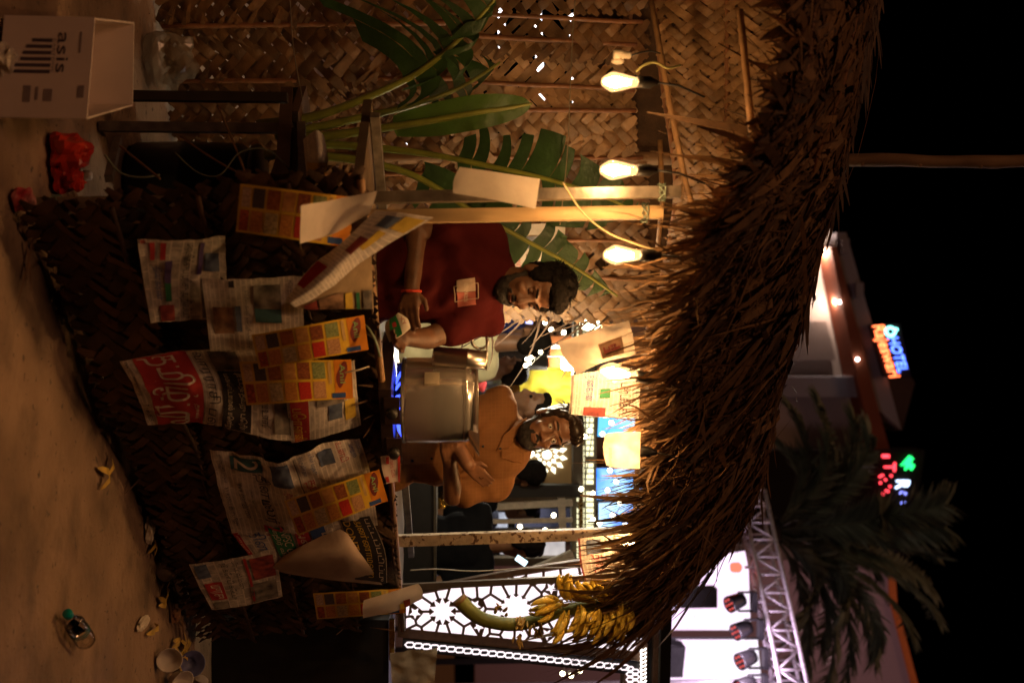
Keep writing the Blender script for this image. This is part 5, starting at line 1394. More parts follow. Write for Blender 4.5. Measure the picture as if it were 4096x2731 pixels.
for (x, y, n, dx) in ((2090, 2478, 12, .2), (2140, 2500, 7, .9), (2155, 2450, 7, -.7), (2070, 2545, 8, .9), (2000, 2440, 5, -.8), (2230, 2410, 5, -.8)):
    for k in range(n):
        p = P(x + RND.uniform(-22, 22), y + RND.uniform(-22, 22), D - .03)
        dv = V((dx + RND.gauss(0, .3), -.6, RND.gauss(-.1, .5))).normalized()
        link_mesh('stub', sb, t, Matrix.Translation(p) @ V((0, 0, 1)).rotation_difference(dv).to_matrix().to_4x4() @ Matrix.Scale(RND.uniform(.6, 1.1), 4))

# ------------------------------------------------------------------ litter on the ground
def G(x, y, z=0.0):                                  # photo pixel on the ground
    r = P(x, y, 1.0) - CAMP
    return CAMP + r * ((z - CAM_H) / r.z)
cupm = mat('thermocol', (.55, .48, .43), .5, var=.08, scale=30, thin=.15)
def cup(x, y, label, rot, s=1.0, m=cupm, ribs=24, h=.055, r0=.025, r1=.042, name='paper_cup', dz=.0):
    p = G(x, y); mtx = Matrix.Translation(p + V((0, 0, dz))) @ Euler(rot).to_matrix().to_4x4() @ Matrix.Scale(s, 4)
    mb = MB(); vs = []; n = ribs * 2; prof = [(.001, .001), (r0, 0), (r0 * 1.05, .004), (r1, h), (r1 + .003, h + .001), (r1 - .001, h - .002), (r0 * .98, .006), (.001, .005)]
    for q, (r, z) in enumerate(prof):
        for k in range(n):
            a = 2 * math.pi * k / n; rr = r * (1 + (.018 if k % 2 and q in (2, 3) else 0))
            vs.append(mtx @ V((rr * math.cos(a), rr * math.sin(a), z)))
    fs = [(i * n + k, i * n + (k + 1) % n, (i + 1) * n + (k + 1) % n, (i + 1) * n + k) for i in range(len(prof) - 1) for k in range(n)]
    o = mb.add(vs, fs).build(name, m, None, True); tag(o, label, 'cup', 'disposable cups on the ground')
cup(262, 1170, 'crushed white cup lying alone below the pale newspaper', (R(100), R(25), R(40)), 1.1, dz=.03)
cup(640, 2262, 'ribbed white foam bowl upside down before the dim newspaper', (R(205), R(-18), 0), 1.35, h=.04, r0=.024, r1=.04, dz=.06)
cup(636, 2625, 'shallow white foam bowl tipped on its side at the far edge', (R(75), R(-10), R(10)), 1.25, h=.03, r0=.026, r1=.04, dz=.045)
cup(672, 2712, 'white foam bowl at the picture corner beside the blue cup', (R(40), R(10), R(10)), 1.3, h=.04, r0=.026, r1=.042, dz=.03)
cup(760, 2715, 'white ribbed bowl lying behind the blue cup', (R(110), R(0), R(30)), 1.2, h=.045, r0=.026, r1=.042, dz=.06)
cup(728, 2655, 'small blue and white paper cup among peel', (R(60), R(20), R(-30)), 1.3, mat('blue_cup', (.10, .10, .22), .5, var=.3, scale=20), dz=.03)
# water bottle
p = G(232, 2462); t = thing('water_bottle', p, 'clear plastic water bottle with a teal cap lying on the ground', 'bottle')
bax = (G(300, 2560) - p); bax.z = 0; bax = bax.normalized()
mtx = Matrix.Translation(p + V((0, 0, .035))) @ V((0, 0, 1)).rotation_difference(bax).to_matrix().to_4x4()
pet = bpy.data.materials.new('clear_plastic'); pet.use_nodes = True; nt = pet.node_tree; nt.nodes.clear()
o_ = nt.nodes.new('ShaderNodeOutputMaterial'); a_ = nt.nodes.new('ShaderNodeBsdfTransparent'); b_ = nt.nodes.new('ShaderNodeBsdfGlossy'); b_.inputs['Roughness'].default_value = .05
a_.inputs[0].default_value = (.86, .84, .8, 1); fz = nt.nodes.new('ShaderNodeFresnel'); fz.inputs[0].default_value = 1.5
m_ = nt.nodes.new('ShaderNodeMixShader'); nt.links.new(fz.outputs[0], m_.inputs[0]); nt.links.new(a_.outputs[0], m_.inputs[1]); nt.links.new(b_.outputs[0], m_.inputs[2]); nt.links.new(m_.outputs[0], o_.inputs[0])
MB().lathe([(.011, -.0), (.012, .012), (.02, .03), (.032, .055), (.033, .075), (.031, .08), (.033, .085), (.033, .12), (.031, .125), (.033, .13), (.033, .185), (.028, .195), (.01, .19)], 22, mtx, False).build('bottle_body', pet, t, True)
MB().lathe([(.014, -.022), (.0155, -.02), (.0155, -.002), (.012, 0)], 18, mtx).build('cap', mat('teal_cap', (.0, .22, .20), .35), t, True)
MB().lathe([(.0335, .09), (.0335, .118)], 22, mtx, False).build('label_strip', mat('bottle_label', (.04, .2, .17), .5, alpha=.5), t, True)
# red bag, packets, tissue, foil
def crumple(x, y, rx, ry, rz, label, m, name, cat, seed, amp=.4, z=.0):
    p = G(x, y) + V((0, 0, rz * .7 + z)); mb = MB(); mb.ball((0, 0, 0), (1, 1, 1), 20, 14)
    vs = []
    for v in mb.v:
        q = V(v); k = 1 + amp * (NZ.noise(q * 1.7 + V((seed, 0, 0))) + .7 * abs(NZ.noise(q * 3.6 + V((0, seed, 0)))))
        w = p + V((q.x * rx * k, q.y * ry * k, q.z * rz * k)); w.z = max(w.z, .003); vs.append(w)
    o = MB().add(vs, mb.f).build(name, m, None, False); tag(o, label, cat)
redp = mat('red_plastic', (.48, .03, .012), .3, var=.3, scale=9, coat=.4)
crumple(215, 610, .06, .06, .062, 'crumpled red plastic bag on the ground by the table foot', redp, 'plastic_bag', 'bag', 1.5, .5)
crumple(225, 715, .045, .05, .045, 'second red plastic lump tucked against the counter corner', redp, 'plastic_bag', 'bag', 6.2, .5)
crumple(62, 795, .035, .03, .03, 'small red and white crushed wrapper at the counter corner', mat('red_white_wrapper', (.5, .04, .05), .35, col2=(.6, .5, .45), scale=14), 'wrapper', 'wrapper', 3.1, .5)
crumple(10, 255, .05, .05, .03, 'crumpled pale tissue beside the white carton', mat('tissue', (.55, .48, .38), .9, var=.1), 'tissue', 'tissue', 8.1, .6)
crumple(330, 702, .018, .018, .02, 'white lid lying beside the red bags', mat('lid_white', (.6, .52, .44), .4), 'lid', 'lid', 2.2, .2)
crumple(584, 2118, .045, .022, .018, 'pair of wadded white tissues near the counter foot', mat('tissue'), 'tissue', 'tissue', 4.4, .6)
crumple(638, 2130, .022, .018, .022, 'small silver foil scrap near the counter foot', mat('foil', (.6, .55, .5), .18, 1.0), 'foil', 'foil', 5.4, .7)
crumple(565, 2490, .022, .065, .012, 'folded white carton scrap lying on the concrete', mat('tissue'), 'paper_scrap', 'scrap', 7.4, .4)
crumple(690, 2460, .03, .03, .02, 'brown leaf scrap beside the counter end', mat('brown_scrap', (.24, .12, .06), .8), 'leaf_scrap', 'scrap', 9.4, .5)
bag2 = mat('clear_bag', (.32, .26, .18), .15, var=.3, scale=9, alpha=.45, coat=.5)
crumple(600, 235, .11, .12, .10, 'clear plastic bag slumped behind the carton', bag2, 'plastic_bag', 'bag', 12.4, .5)
peelm = mat('banana_peel', (.50, .33, .06), .6, var=.35, scale=25)
spots = [(600, 2010), (592, 2050), (605, 2075), (600, 2160), (650, 2350), (645, 2420), (600, 2520), (700, 2560), (720, 2590), (735, 2560), (690, 2620), (725, 2625), (415, 1895), (700, 2660)]
places = ['near the foil scrap', 'touching the counter shadow', 'beside the wadded tissues', 'below the ribbed bowl', 'between the bowl and the leaf scrap', 'hanging as a thin curl', 'alone in front of the folded scrap', 'heaped at the counter end', 'heaped under the stalks', 'topmost of the far heap', 'in front of the blue cup', 'inside the far heap', 'lying apart on the open concrete', 'under the blue cup']
for k, ((x, y), pl) in enumerate(zip(spots, places)):
    p = G(x, y); mb = MB()
    for j in range(RND.choice((2, 3, 4))):
        a = RND.uniform(0, 6.28); ln = RND.uniform(.04, .085); d = V((math.cos(a), math.sin(a), 0))
        mb.ribbon([p + V((0, 0, .02)), p + d * ln * .4 + V((0, 0, .028)), p + d * ln * .8 + V((0, 0, .016)), p + d * ln + V((0, 0, .006))], [.016, .024, .02, .004], V((0, 0, 1)))
    o = mb.build('banana_peel', peelm, None, True); tag(o, 'yellow banana peel ' + pl, 'peel', 'banana peels on the ground')
# dry stalks strewn along the counter foot
for k in range(26):
    x = RND.uniform(600, 730); y = 2050 + (x - 600) * 3.6 + RND.uniform(-60, 120)
    if y > 2725: continue
    p = G(x, y, .008); a = RND.gauss(R(50), .5); ln = RND.uniform(.1, .35)
    if k == 0: sm = MB()
    sm.ribbon([p, p + V((math.cos(a), math.sin(a), .02)) * ln * .5, p + V((math.cos(a), math.sin(a), 0)) * ln], [.009, .008, .003], V((0, -.3, 1)))
for k in range(14):
    p = G(RND.uniform(60, 330), RND.uniform(760, 1130), .008); a = RND.uniform(-.5, 1.2); ln = RND.uniform(.08, .3)
    sm.ribbon([p, p + V((math.cos(a), math.sin(a), .02)) * ln * .5, p + V((math.cos(a), math.sin(a), 0)) * ln], [.008, .008, .003], V((0, -.3, 1)))
tag(sm.build('leaf_litter', straw_dark), 'dry leaf stalks strewn along the counter foot', None, None, 'stuff')
# ------------------------------------------------------------------ glowing lattice booth
def slab(pxs, d, th, name, m, parent, smooth=False):  # polygon given in photo pixels at distance d, with real thickness
    f = [P(p[0], p[1], p[2] if len(p) > 2 else d) for p in pxs]; n = len(f)
    b = [p + V((p.x / p.y * th * 0, th, 0)) for p in f]
    return MB().add(f + b, [tuple(range(n)), tuple(range(2 * n - 1, n - 1, -1))] + [(i, i + n, (i + 1) % n + n, (i + 1) % n) for i in range(n)]).build(name, m, parent, smooth)
bronze = mat('bronze_sheet', (.115, .06, .035), .45, .5, var=.25, scale=30, bump=.3, bscale=400)
blackm = mat('black_panel', (.012, .010, .010), .6); cellm = glow('lattice_light', (1, .84, .88), 1.35)
JD = 5.6
t = thing('lattice_booth', P(1600, 2450, JD), 'bronze booth side with a glowing white star lattice panel', 'booth'); t.location.z = 0
def lft(w): return 2392 - (w - 1600) * .165 - 14 * math.sin((w - 1600) / 960 * math.pi)
def rgt(w): return 2548 + (w - 1600) * .098
edge = [(w, lft(w) - 22) for w in range(1590, 2591, 100)] + [(w, rgt(w)) for w in range(2590, 1589, -100)]
slab(edge, JD, .05, 'front_sheet', bronze, t)
cells = []
def star(cx, cy, n, ri, ro, ph=0.0): cells.append([(cx + (ro if k % 2 == 0 else ri) * math.cos(ph + k * math.pi / n), cy + (ro if k % 2 == 0 else ri) * math.sin(ph + k * math.pi / n)) for k in range(2 * n)])
STARS = [(2062, 2438, 12, 50, 70), (1770, 2444, 10, 32, 58), (2352, 2430, 12, 42, 62), (1900, 2420, 5, 11, 24), (2188, 2536, 5, 11, 24), (2205, 2352, 5, 11, 24), (1915, 2505, 5, 10, 22), (2490, 2540, 6, 14, 28), (1660, 2450, 5, 11, 24), (2490, 2350, 8, 24, 42)]
seeds = []
rj = random.Random(4)
for (cx, cy, n, ri, ro) in STARS:
    star(cx, cy, n, ri, ro, .3); seeds.append((cx, cy, -1))
    rings = ((n, ro + 30, 0), (n, ro + 82, .5)) if n >= 10 else ((n, ro + 17, .5),)
    for m_, rr, ph in rings:
        for k in range(m_):
            a = .3 + (k + ph) * 2 * math.pi / m_; seeds.append((cx + rr * math.cos(a), cy + rr * math.sin(a), 1))
for _ in range(3000):
    w = rj.uniform(1610, 2580); u = rj.uniform(lft(w) - 10, rgt(w) - 20)
    if all(math.hypot(w - a, u - b) > 58 for a, b, c in seeds): seeds.append((w, u, 1))
keep = []
for s_ in seeds:
    if s_[2] < 0 or all(math.hypot(s_[0] - q[0], s_[1] - q[1]) > 36 for q in keep): keep.append(s_)
def clip(pl, px, py, nx, ny):                     # keep the side where (p - P).n <= 0
    out = []
    for i in range(len(pl)):
        a, b = pl[i], pl[(i + 1) % len(pl)]; da = (a[0] - px) * nx + (a[1] - py) * ny; db = (b[0] - px) * nx + (b[1] - py) * ny
        if da <= 0: out.append(a)
        if (da < 0) != (db < 0) and abs(da - db) > 1e-9:
            t_ = da / (da - db); out.append((a[0] + (b[0] - a[0]) * t_, a[1] + (b[1] - a[1]) * t_))
    return out
star_r = {(c[0], c[1]): c[4] for c in STARS}
for (w, u, f) in keep:
    if f < 0: continue
    pl = [(w - 60, u - 60), (w + 60, u - 60), (w + 60, u + 60), (w - 60, u + 60)]
    for (w2, u2, f2) in keep:
        d_ = math.hypot(w2 - w, u2 - u)
        if d_ < 1 or d_ > 190: continue
        nx, ny = (w2 - w) / d_, (u2 - u) / d_
        h = d_ / 2 - 5.5 if f2 > 0 else d_ - star_r[(w2, u2)] * .80 - 7
        pl = clip(pl, w + nx * h, u + ny * h, nx, ny)
        if len(pl) < 3: break
    for nx, ny, px, py in ((-1, 0, 1625, u), (1, 0, 2566, u), (-.165, -1, w, lft(w) + 3), (-.098, 1, w, rgt(w) - 38)):
        if len(pl) >= 3: pl = clip(pl, px, py, nx, ny)
    if len(pl) >= 3:
        ar = abs(sum(pl[i][0] * pl[(i + 1) % len(pl)][1] - pl[(i + 1) % len(pl)][0] * pl[i][1] for i in range(len(pl)))) / 2
        if ar > 90: cells.append(pl)
for c in cells:
    f = [P(min(max(w, 1618), 2570), max(u, lft(w) - 4), JD - .004) for w, u in c]; n = len(f); ce = sum(f, V((0, 0, 0))) / n
    MB().add([ce] + f, [(0, i + 1, (i + 1) % n + 1) for i in range(n)]).build('light_pane', cellm, t)
# braided light strip along its right edge
slab([(1610, 2558), (1610, 2600), (2560, 2700), (2560, 2652)], JD - .02, .04, 'strip_rail', blackm, t)
for k in range(27):
    w = 1640 + k * 33; u = 2577 + (w - 1640) * .105
    hexa = [P(w + 20 * math.cos(a) + (9 if k % 1 else 0), u + 11 * math.sin(a), JD - .03) for a in [i * math.pi / 3 for i in range(7)]]
    MB().tube(hexa, .0045, 5, False).build('light_link', glow('strip_light', (1, .84, .88), 1.6), t)
for k in range(8):
    w = 2520 + (k % 2) * 22; u = 2672 + k * 11
    MB().tube([P(w + 15 * math.cos(a), u + 9 * math.sin(a), JD - .03) for a in [i * math.pi / 3 for i in range(7)]], .0045, 5, False).build('light_link', MATS['strip_light'], t)
for (x0, x1, y0, y1, dd, m) in ((2585, 2612, 2380, 2790, .05, blackm), (2620, 2640, 2370, 2790, .0, bronze), (2648, 2690, 2360, 2790, .1, blackm), (2500, 2590, 2645, 2790, .02, bronze)):
    slab([(x0, y0), (x0 - 10, y1), (x1 - 10, y1), (x1, y0)], JD + dd, .12, 'beam', m, t)
for k in range(10):                                  # glowing scroll cut-outs above
    w = 2572; u = 2590 + k * 16; cs_ = [P(w + 12 * math.cos(a) * (1 - a * .09), u + 9 * math.sin(a), JD - .04) for a in [i * .6 for i in range(9)]]
    MB().tube(cs_, .005, 5, False).build('scroll_light', glow('scroll_glow', (1, .9, .8), 4), t)
# dark base, gold edge strip, grey cloth
slab([(840, 2478), (850, 3000), (1555, 3000), (1555, 2478)], 5.3, .5, 'base', blackm, t)
slab([(1556, 2478), (1556, 2640), (1578, 2640), (1578, 2478)], 5.27, .03, 'gold_edge', mat('gold_trim', (.55, .36, .08), .2, 1.0, var=.4, scale=60), t)
sheet('grey_cloth', 'crumpled grey cloth hung over the dark booth base', 'cloth', dpx([[(1560, 2612), (1565, 2680), (1570, 2760)], [(1650, 2598), (1660, 2670), (1660, 2760)], [(1750, 2590), (1742, 2670), (1735, 2760)]], 5.22), mat('grey_cloth', (.34, .29, .22), .8, var=.12, scale=8, bump=.4), 14, 12, .03, (), None, 30)

# ------------------------------------------------------------------ lit stalls behind
def festoon(pts, label):
    g = thing('string_light', P(*pts[0]), label, 'string light')
    for k, p in enumerate(pts):
        MB().ball(P(*p), .009 * p[2] / 4, 10, 6).build('lamp', glow('warm_led', (1, .86, .55), 22), g)
    MB().tube([P(*p) + V((0, 0, .02)) for p in pts], .003, 4).build('wire', mat('cable_rubber'), g)
    return g
festoon([(2370, 1278, 7), (2395, 1262, 7), (2340, 1745, 7.2), (2360, 1722, 7.2), (2325, 1955, 7), (2372, 1972, 7.1), (2372, 2078, 7.1), (2398, 2092, 7.1)], 'string of small warm lamps along the lit band')
festoon([(2240, 2650, 8), (2250, 2692, 8), (2305, 2660, 8), (2320, 2680, 8), (2285, 2700, 8)], 'short lamp string right of the glowing lattice')
fg = festoon([(2108, 1436, 4.6), (2124, 1430, 4.6), (2118, 1452, 4.6), (2162, 1408, 4.6), (2102, 1462, 4.6)], 'tangle of fairy lights dangling before the cream shirt')
l = bpy.data.lights.new('fairy_light', 'POINT'); l.energy = 20; l.color = (1, .85, .6); l.shadow_soft_size = .05
lo = bpy.data.objects.new('fairy_light', l); COL.objects.link(lo); adopt(lo, fg); lo.location = P(2125, 1436, 4.62)
festoon([(2120, 1800, 5.2), (2128, 1812, 5.2), (2288, 1758, 5.2)], 'fairy lights by the temple of the ochre shirted man')
for k_, (pp, lab) in enumerate((([(2420, 1660, 7.4), (2445, 1690, 7.4), (2410, 1735, 7.4), (2470, 1760, 7.4), (2440, 1880, 7.4), (2465, 1925, 7.4), (2430, 1960, 7.4), (2480, 2010, 7.4), (2450, 2060, 7.4), (2500, 2100, 7.4)], 'lamp string crossing in front of the blue fabric'),
                                ([(2150, 1235, 8), (2180, 1290, 8), (2230, 1262, 8), (2255, 1330, 8), (2205, 1318, 8), (2290, 1380, 8)], 'lamp string above the violet lit panel'),
                                ([(2060, 2012, 8.4), (2110, 2050, 8.4), (2080, 2105, 8.4), (2180, 2120, 8.4), (2215, 2060, 8.4)], 'lamp string among the railing poles'))):
    festoon(pp, lab)
gold = mat('gilded_frame', (.30, .19, .06), .35, .7, var=.3, scale=30)
lp = glow('gilt_light', (1, .93, .55), 1.7)
t = thing('lit_arch', P(2300, 1700, 7.6), 'long gilded band of glowing patterned panels across the fair', 'light band'); t.location.z = 0
slab([(2296, 1190), (2286, 2250), (2385, 2250), (2388, 1190)], 7.7, .12, 'band_frame', mat('dark_band', (.06, .045, .03), .6), t)
for k in range(46):
    u = 1196 + k * 22.6
    for (a, b) in ((2308, 2338), (2345, 2374)):
        if RND.random() < .12: continue
        slab([(a, u), (a, u + 17), (b, u + 17), (b, u)], 7.66, .01, 'light_pane', lp, t)
for k in range(46):
    u = 1196 + k * 22.6
    MB().tube([P(2312 + 22 * abs(math.sin(i * .8)), u + 2 * i, 7.63) for i in range(9)], .008, 4).build('scrollwork', gold, t)
for u in (1205, 1700, 1985, 2235):
    slab([(600, u), (600, u + 34), (2300, u + 26), (2300, u - 4)], 7.6, .1, 'upright', mat('dark_band'), t)
t = thing('flower_sign', P(2180, 1810, 7.2), 'tan signboard with a glowing flower behind the ochre shirted man', 'sign'); t.location.z = 0
slab([(1900, 1720), (1900, 1960), (2292, 1960), (2292, 1720)], 7.2, .08, 'board', mat('tan_board', (.34, .22, .10), .6, var=.15, scale=5), t)
slab([(1600, 1730), (1600, 1760), (1900, 1760), (1900, 1730)], 7.2, .08, 'leg', mat('dark_band'), t); slab([(1600, 1920), (1600, 1950), (1900, 1950), (1900, 1920)], 7.2, .08, 'leg', mat('dark_band'), t)
pet = glow('petal_light', (1, .95, .70), 2.4)
for ringn, r0, r1, wd in ((11, 26, 52, 10), (13, 50, 84, 11)):
    for k in range(ringn):
        a = k / ringn * 2 * math.pi + .2
        c, s = math.cos(a), math.sin(a)
        pts = [(2188 + c * r - s * o, 1818 + s * r + c * o) for r, o in ((r0, 0), (r0 * .6 + r1 * .4, wd), (r1, 0), (r0 * .6 + r1 * .4, -wd))]
        slab(pts, 7.185, .012, 'petal', pet, t)
slab([(2188 + 20 * math.cos(i * .52), 1818 + 20 * math.sin(i * .52)) for i in range(12)], 7.18, .015, 'flower_heart', pet, t)
slab([(2292, 1700), (2292, 1990), (2330, 1990), (2330, 1700)], 7.1, .1, 'top_beam', mat('dark_band'), t)
slab([(1980, 1940), (1985, 1990), (2320, 1985), (2320, 1940)], 7.0, .1, 'side_beam', blackm, t)

def screen(name, pxs, d, label, col, st, patches=None, col2=None):
    m = bpy.data.materials.new('screen_' + label[:12]); m.use_nodes = True; nt = m.node_tree; nt.nodes.clear()
    o = nt.nodes.new('ShaderNodeOutputMaterial'); e = nt.nodes.new('ShaderNodeEmission'); e.inputs[1].default_value = st
    tc = nt.nodes.new('ShaderNodeTexCoord'); nz = nt.nodes.new('ShaderNodeTexNoise'); nz.inputs['Scale'].default_value = patches or 1.2; nz.inputs['Detail'].default_value = 3
    rp = nt.nodes.new('ShaderNodeValToRGB'); rp.color_ramp.elements[0].position = .38; rp.color_ramp.elements[1].position = .66
    rp.color_ramp.elements[0].color = (*col, 1); rp.color_ramp.elements[1].color = (*(col2 or col), 1)
    nt.links.new(tc.outputs['Object'], nz.inputs['Vector']); nt.links.new(nz.outputs[0], rp.inputs[0]); nt.links.new(rp.outputs[0], e.inputs[0]); nt.links.new(e.outputs[0], o.inputs[0])
    t = thing(name, P(pxs[0][0], pxs[0][1], d), label, 'screen'); t.location.z = 0
    slab(pxs, d + .03, .12, 'casing', blackm, t)
    f = [P(x, y, d) for x, y in pxs]
    MB().add(f, [tuple(range(len(f)))]).build('display', m, t)
    lo = min(p.z for p in f); cx = sum(p.x for p in f) / len(f); cy = d + .1
    w_ = max(p.x for p in f) - min(p.x for p in f)
    for s in (-.4, .4):
        MB().bar(V((cx + s * w_, cy, 0)), V((cx + s * w_, cy, lo + .05)), .06, .06, V((0, 1, 0))).build('stand_leg', blackm, t)
screen('blue_lit_fabric', [(2395, 1650), (2390, 1745), (2540, 1745), (2540, 1650)], 9.2, 'pale cyan screen glowing above the bearded man', (.12, .45, .85), 2.0, 2, (.65, .9, 1))  # blue light on tent fabric, made as glowing surfaces here and below
screen('blue_lit_fabric', [(2385, 1872), (2385, 1995), (2570, 1995), (2570, 1872)], 9.4, 'bright blue screen seen under the straw next to the orange paper', (.03, .22, .95), 1.8, 3, (.4, .7, 1))
screen('blue_lit_fabric', [(2395, 2010), (2395, 2140), (2620, 2140), (2620, 2010)], 9.0, 'blue screen partly behind straw left of the painted post', (.03, .20, .95), 1.8, 3, (.5, .75, 1))
screen('glow_panel', [(2030, 1225), (2040, 1345), (2130, 1345), (2130, 1225)], 9.6, 'violet white lit panel behind the dry leaflets', (.25, .25, .8), 3, 3, (.9, .9, 1))
screen('glow_panel', [(2125, 1340), (2125, 1500), (2290, 1500), (2290, 1340)], 9.3, 'white lit stall back behind the fairy lights', (1, .9, .8), 5, 4, (1, .5, .2))  # the bright light on the stall shelf is put into a glowing surface
screen('glow_panel', [(2000, 2140), (2000, 2215), (2260, 2235), (2260, 2140)], 9.5, 'pale lit panel behind the person with the phone', (.5, .45, .45), .9, 3, (1, .9, .85))
screen('glow_panel', [(1920, 1990), (1920, 2135), (2030, 2135), (2030, 1990)], 9.9, 'bluish lit panel low between the rails', (.04, .045, .07), 1.2, 5, (.75, .78, .9))
screen('glow_panel', [(2060, 1960), (2060, 2130), (2280, 2130), (2280, 1960)], 10.2, 'dim slate panel behind the rails', (.03, .03, .045), 1.0, 2, (.10, .10, .15))
screen('glow_panel', [(2225, 1600), (2225, 1690), (2300, 1690), (2300, 1600)], 9.4, 'white lit awning strip right of the yellow canopy', (.9, .85, .75), 1.6, 4, (1, 1, 1))  # a white umbrella whose lit look is painted as emission
# yellow cloth canopy
sheet('yellow_canopy', 'bright yellow cloth canopy behind the dark haired men', 'canopy', dpx([[(2070, 1450), (2080, 1540), (2085, 1625)], [(2180, 1440), (2190, 1545), (2180, 1630)], [(2320, 1450), (2320, 1545), (2310, 1625)]], 8.4), mat('yellow_cloth', (.72, .60, .06), .8, var=.25, scale=4, emit=.0, thin=.6), 14, 14, .10, (), None, 31)
t = thing('added_lamp', P(2330, 1450, 8.0), 'added white lamp brightening the yellow canopy and the crowd', 'lamp')  # added lamp that lifts the canopy and the people near it
c = P(2250, 1455, 8.05)
MB().lathe([(.03, .10), (.05, .06), (.055, .02), (.035, -.01), (.001, -.02)], 14, Matrix.Translation(c), False).build('lamp_globe', glow('added_lamp_glow', (1, .95, .85), 25), t, True)
MB().tube([c + V((0, 0, .1)), c + V((0, .3, .5))], .008, 5).build('lead', mat('cable_rubber'), t)
l = bpy.data.lights.new('canopy_fill', 'POINT'); l.energy = 170; l.color = (1, .9, .72); l.shadow_soft_size = .06
lo = bpy.data.objects.new('canopy_fill', l); COL.objects.link(lo); adopt(lo, t); lo.location = c + V((0, -.12, 0))
c = P(2345, 1290, 5.2); t = thing('added_lantern', c, 'added warm globe behind the banana leaf tip to light the cream shirt', 'lamp')  # added globe and point light that brighten the cream shirt
MB().lathe([(.02, .07), (.035, .05), (.04, .0), (.03, -.03), (.001, -.035)], 14, Matrix.Translation(c), False).build('added_globe', glow('added_globe_glow', (1, .9, .6), 14), t, True)
MB().tube([c + V((0, 0, .06)), c + V((0, .1, .5))], .004, 5).build('cord', mat('cable_rubber'), t)
l = bpy.data.lights.new('shirt_fill', 'POINT'); l.energy = 30; l.color = (1, .85, .55); l.shadow_soft_size = .05
lo = bpy.data.objects.new('shirt_fill', l); COL.objects.link(lo); adopt(lo, t); lo.location = c + V((0, 0, -.06))
t = thing('orange_crates', P(2200, 1400, 7.9), 'stack of orange crates on the white lit stall', 'crates'); t.location.z = 0
for (x0, x1, y0, y1) in ((2190, 2290, 1345, 1372), (2200, 2290, 1395, 1425), (2195, 2245, 1430, 1470)):
    slab([(x0, y0), (x0, y1), (x1, y1), (x1, y0)], 7.9, .3, 'crate', mat('orange_plastic', (.62, .20, .06), .5, var=.3, scale=9), t)
slab([(600, 1330), (600, 1480), (2190, 1480), (2190, 1330)], 8.0, .4, 'stand', blackm, t)
# rails, gold table, black table
t = thing('railing', P(1900, 2030, 7), 'pale metal railing poles behind the painted post', 'railing'); t.location.z = 0
pm = mat('pale_pipe', (.55, .5, .42), .4, .3)
for a, b, w in (((1300, 2062), (2290, 2008), .045), ((1600, 2092), (2290, 2078), .03), ((2245, 1990), (2250, 2122), .05), ((1905, 1960), (1900, 2130), .03), ((2090, 2300), (2292, 2215), .06)):
    MB().bar(P(*a, 7.0), P(*b, 7.0), w, w, V((0, 1, 0))).build('pipe', pm, t)
t = thing('gold_table', P(1755, 2065, 6.4), 'gold sequin covered table glittering behind the counter', 'table'); t.location.z = 0
slab([(1755, 1996), (1755, 2136), (1915, 2136), (1915, 1996)], 6.4, .4, 'gold_cover', mat('gold_sequins', (.52, .30, .06), .16, 1.0, var=.8, scale=24, bump=1.0, bscale=60), t)
slab([(1030, 1996), (1030, 2136), (1753, 2136), (1753, 1996)], 6.45, .3, 'base', blackm, t)
slab([(1752, 1990), (1752, 2142), (1762, 2142), (1762, 1990)], 6.38, .44, 'gold_lip', MATS['gold_trim'], t)
t = thing('gold_pedestal', P(1800, 1330, 6.6), 'small gold foil pedestal between the men', 'pedestal'); t.location.z = 0
slab([(1790, 1360), (1790, 1420), (1850, 1420), (1850, 1360)], 6.6, .3, 'gold_top', MATS['gold_sequins'], t)
slab([(1050, 1365), (1050, 1415), (1790, 1415), (1790, 1365)], 6.62, .26, 'base', blackm, t)
t = thing('draped_table', P(1700, 2200, 5.9), 'black draped table behind the counter beside the lattice booth', 'table'); t.location.z = 0
slab([(968, 1900), (968, 2380), (1735, 2380), (1735, 1900)], 5.95, .35, 'drape', blackm, t)
slab([(1735, 1895), (1735, 2385), (1745, 2385), (1745, 1895)], 5.93, .4, 'top', mat('dark_band'), t)

# lamps behind the plaited wall, seen as sparks through the gaps
t = thing('tube_light', P(2250, 300, 8.5), 'row of white tube lights glinting through gaps of the plaited wall', 'light'); t.location.z = 0
for (x0, y0, x1, y1) in ((2000, -50, 2010, 220), (2150, 40, 2165, 420), (2290, 60, 2310, 500), (2390, 100, 2400, 660), (1620, 470, 1650, 660), (2080, 600, 2090, 900)):
    MB().bar(P(x0, y0, 7.2), P(x1, y1, 7.2), .05, .05).build('tube', glow('tube_white', (.9, .88, .95), 5), t)
for u in (-40, 700):
    MB().bar(V((P(2000, u, 7.3).x, 7.35, 0)), P(2420, u, 7.35), .05, .05, V((0, 1, 0))).build('stand', blackm, t)

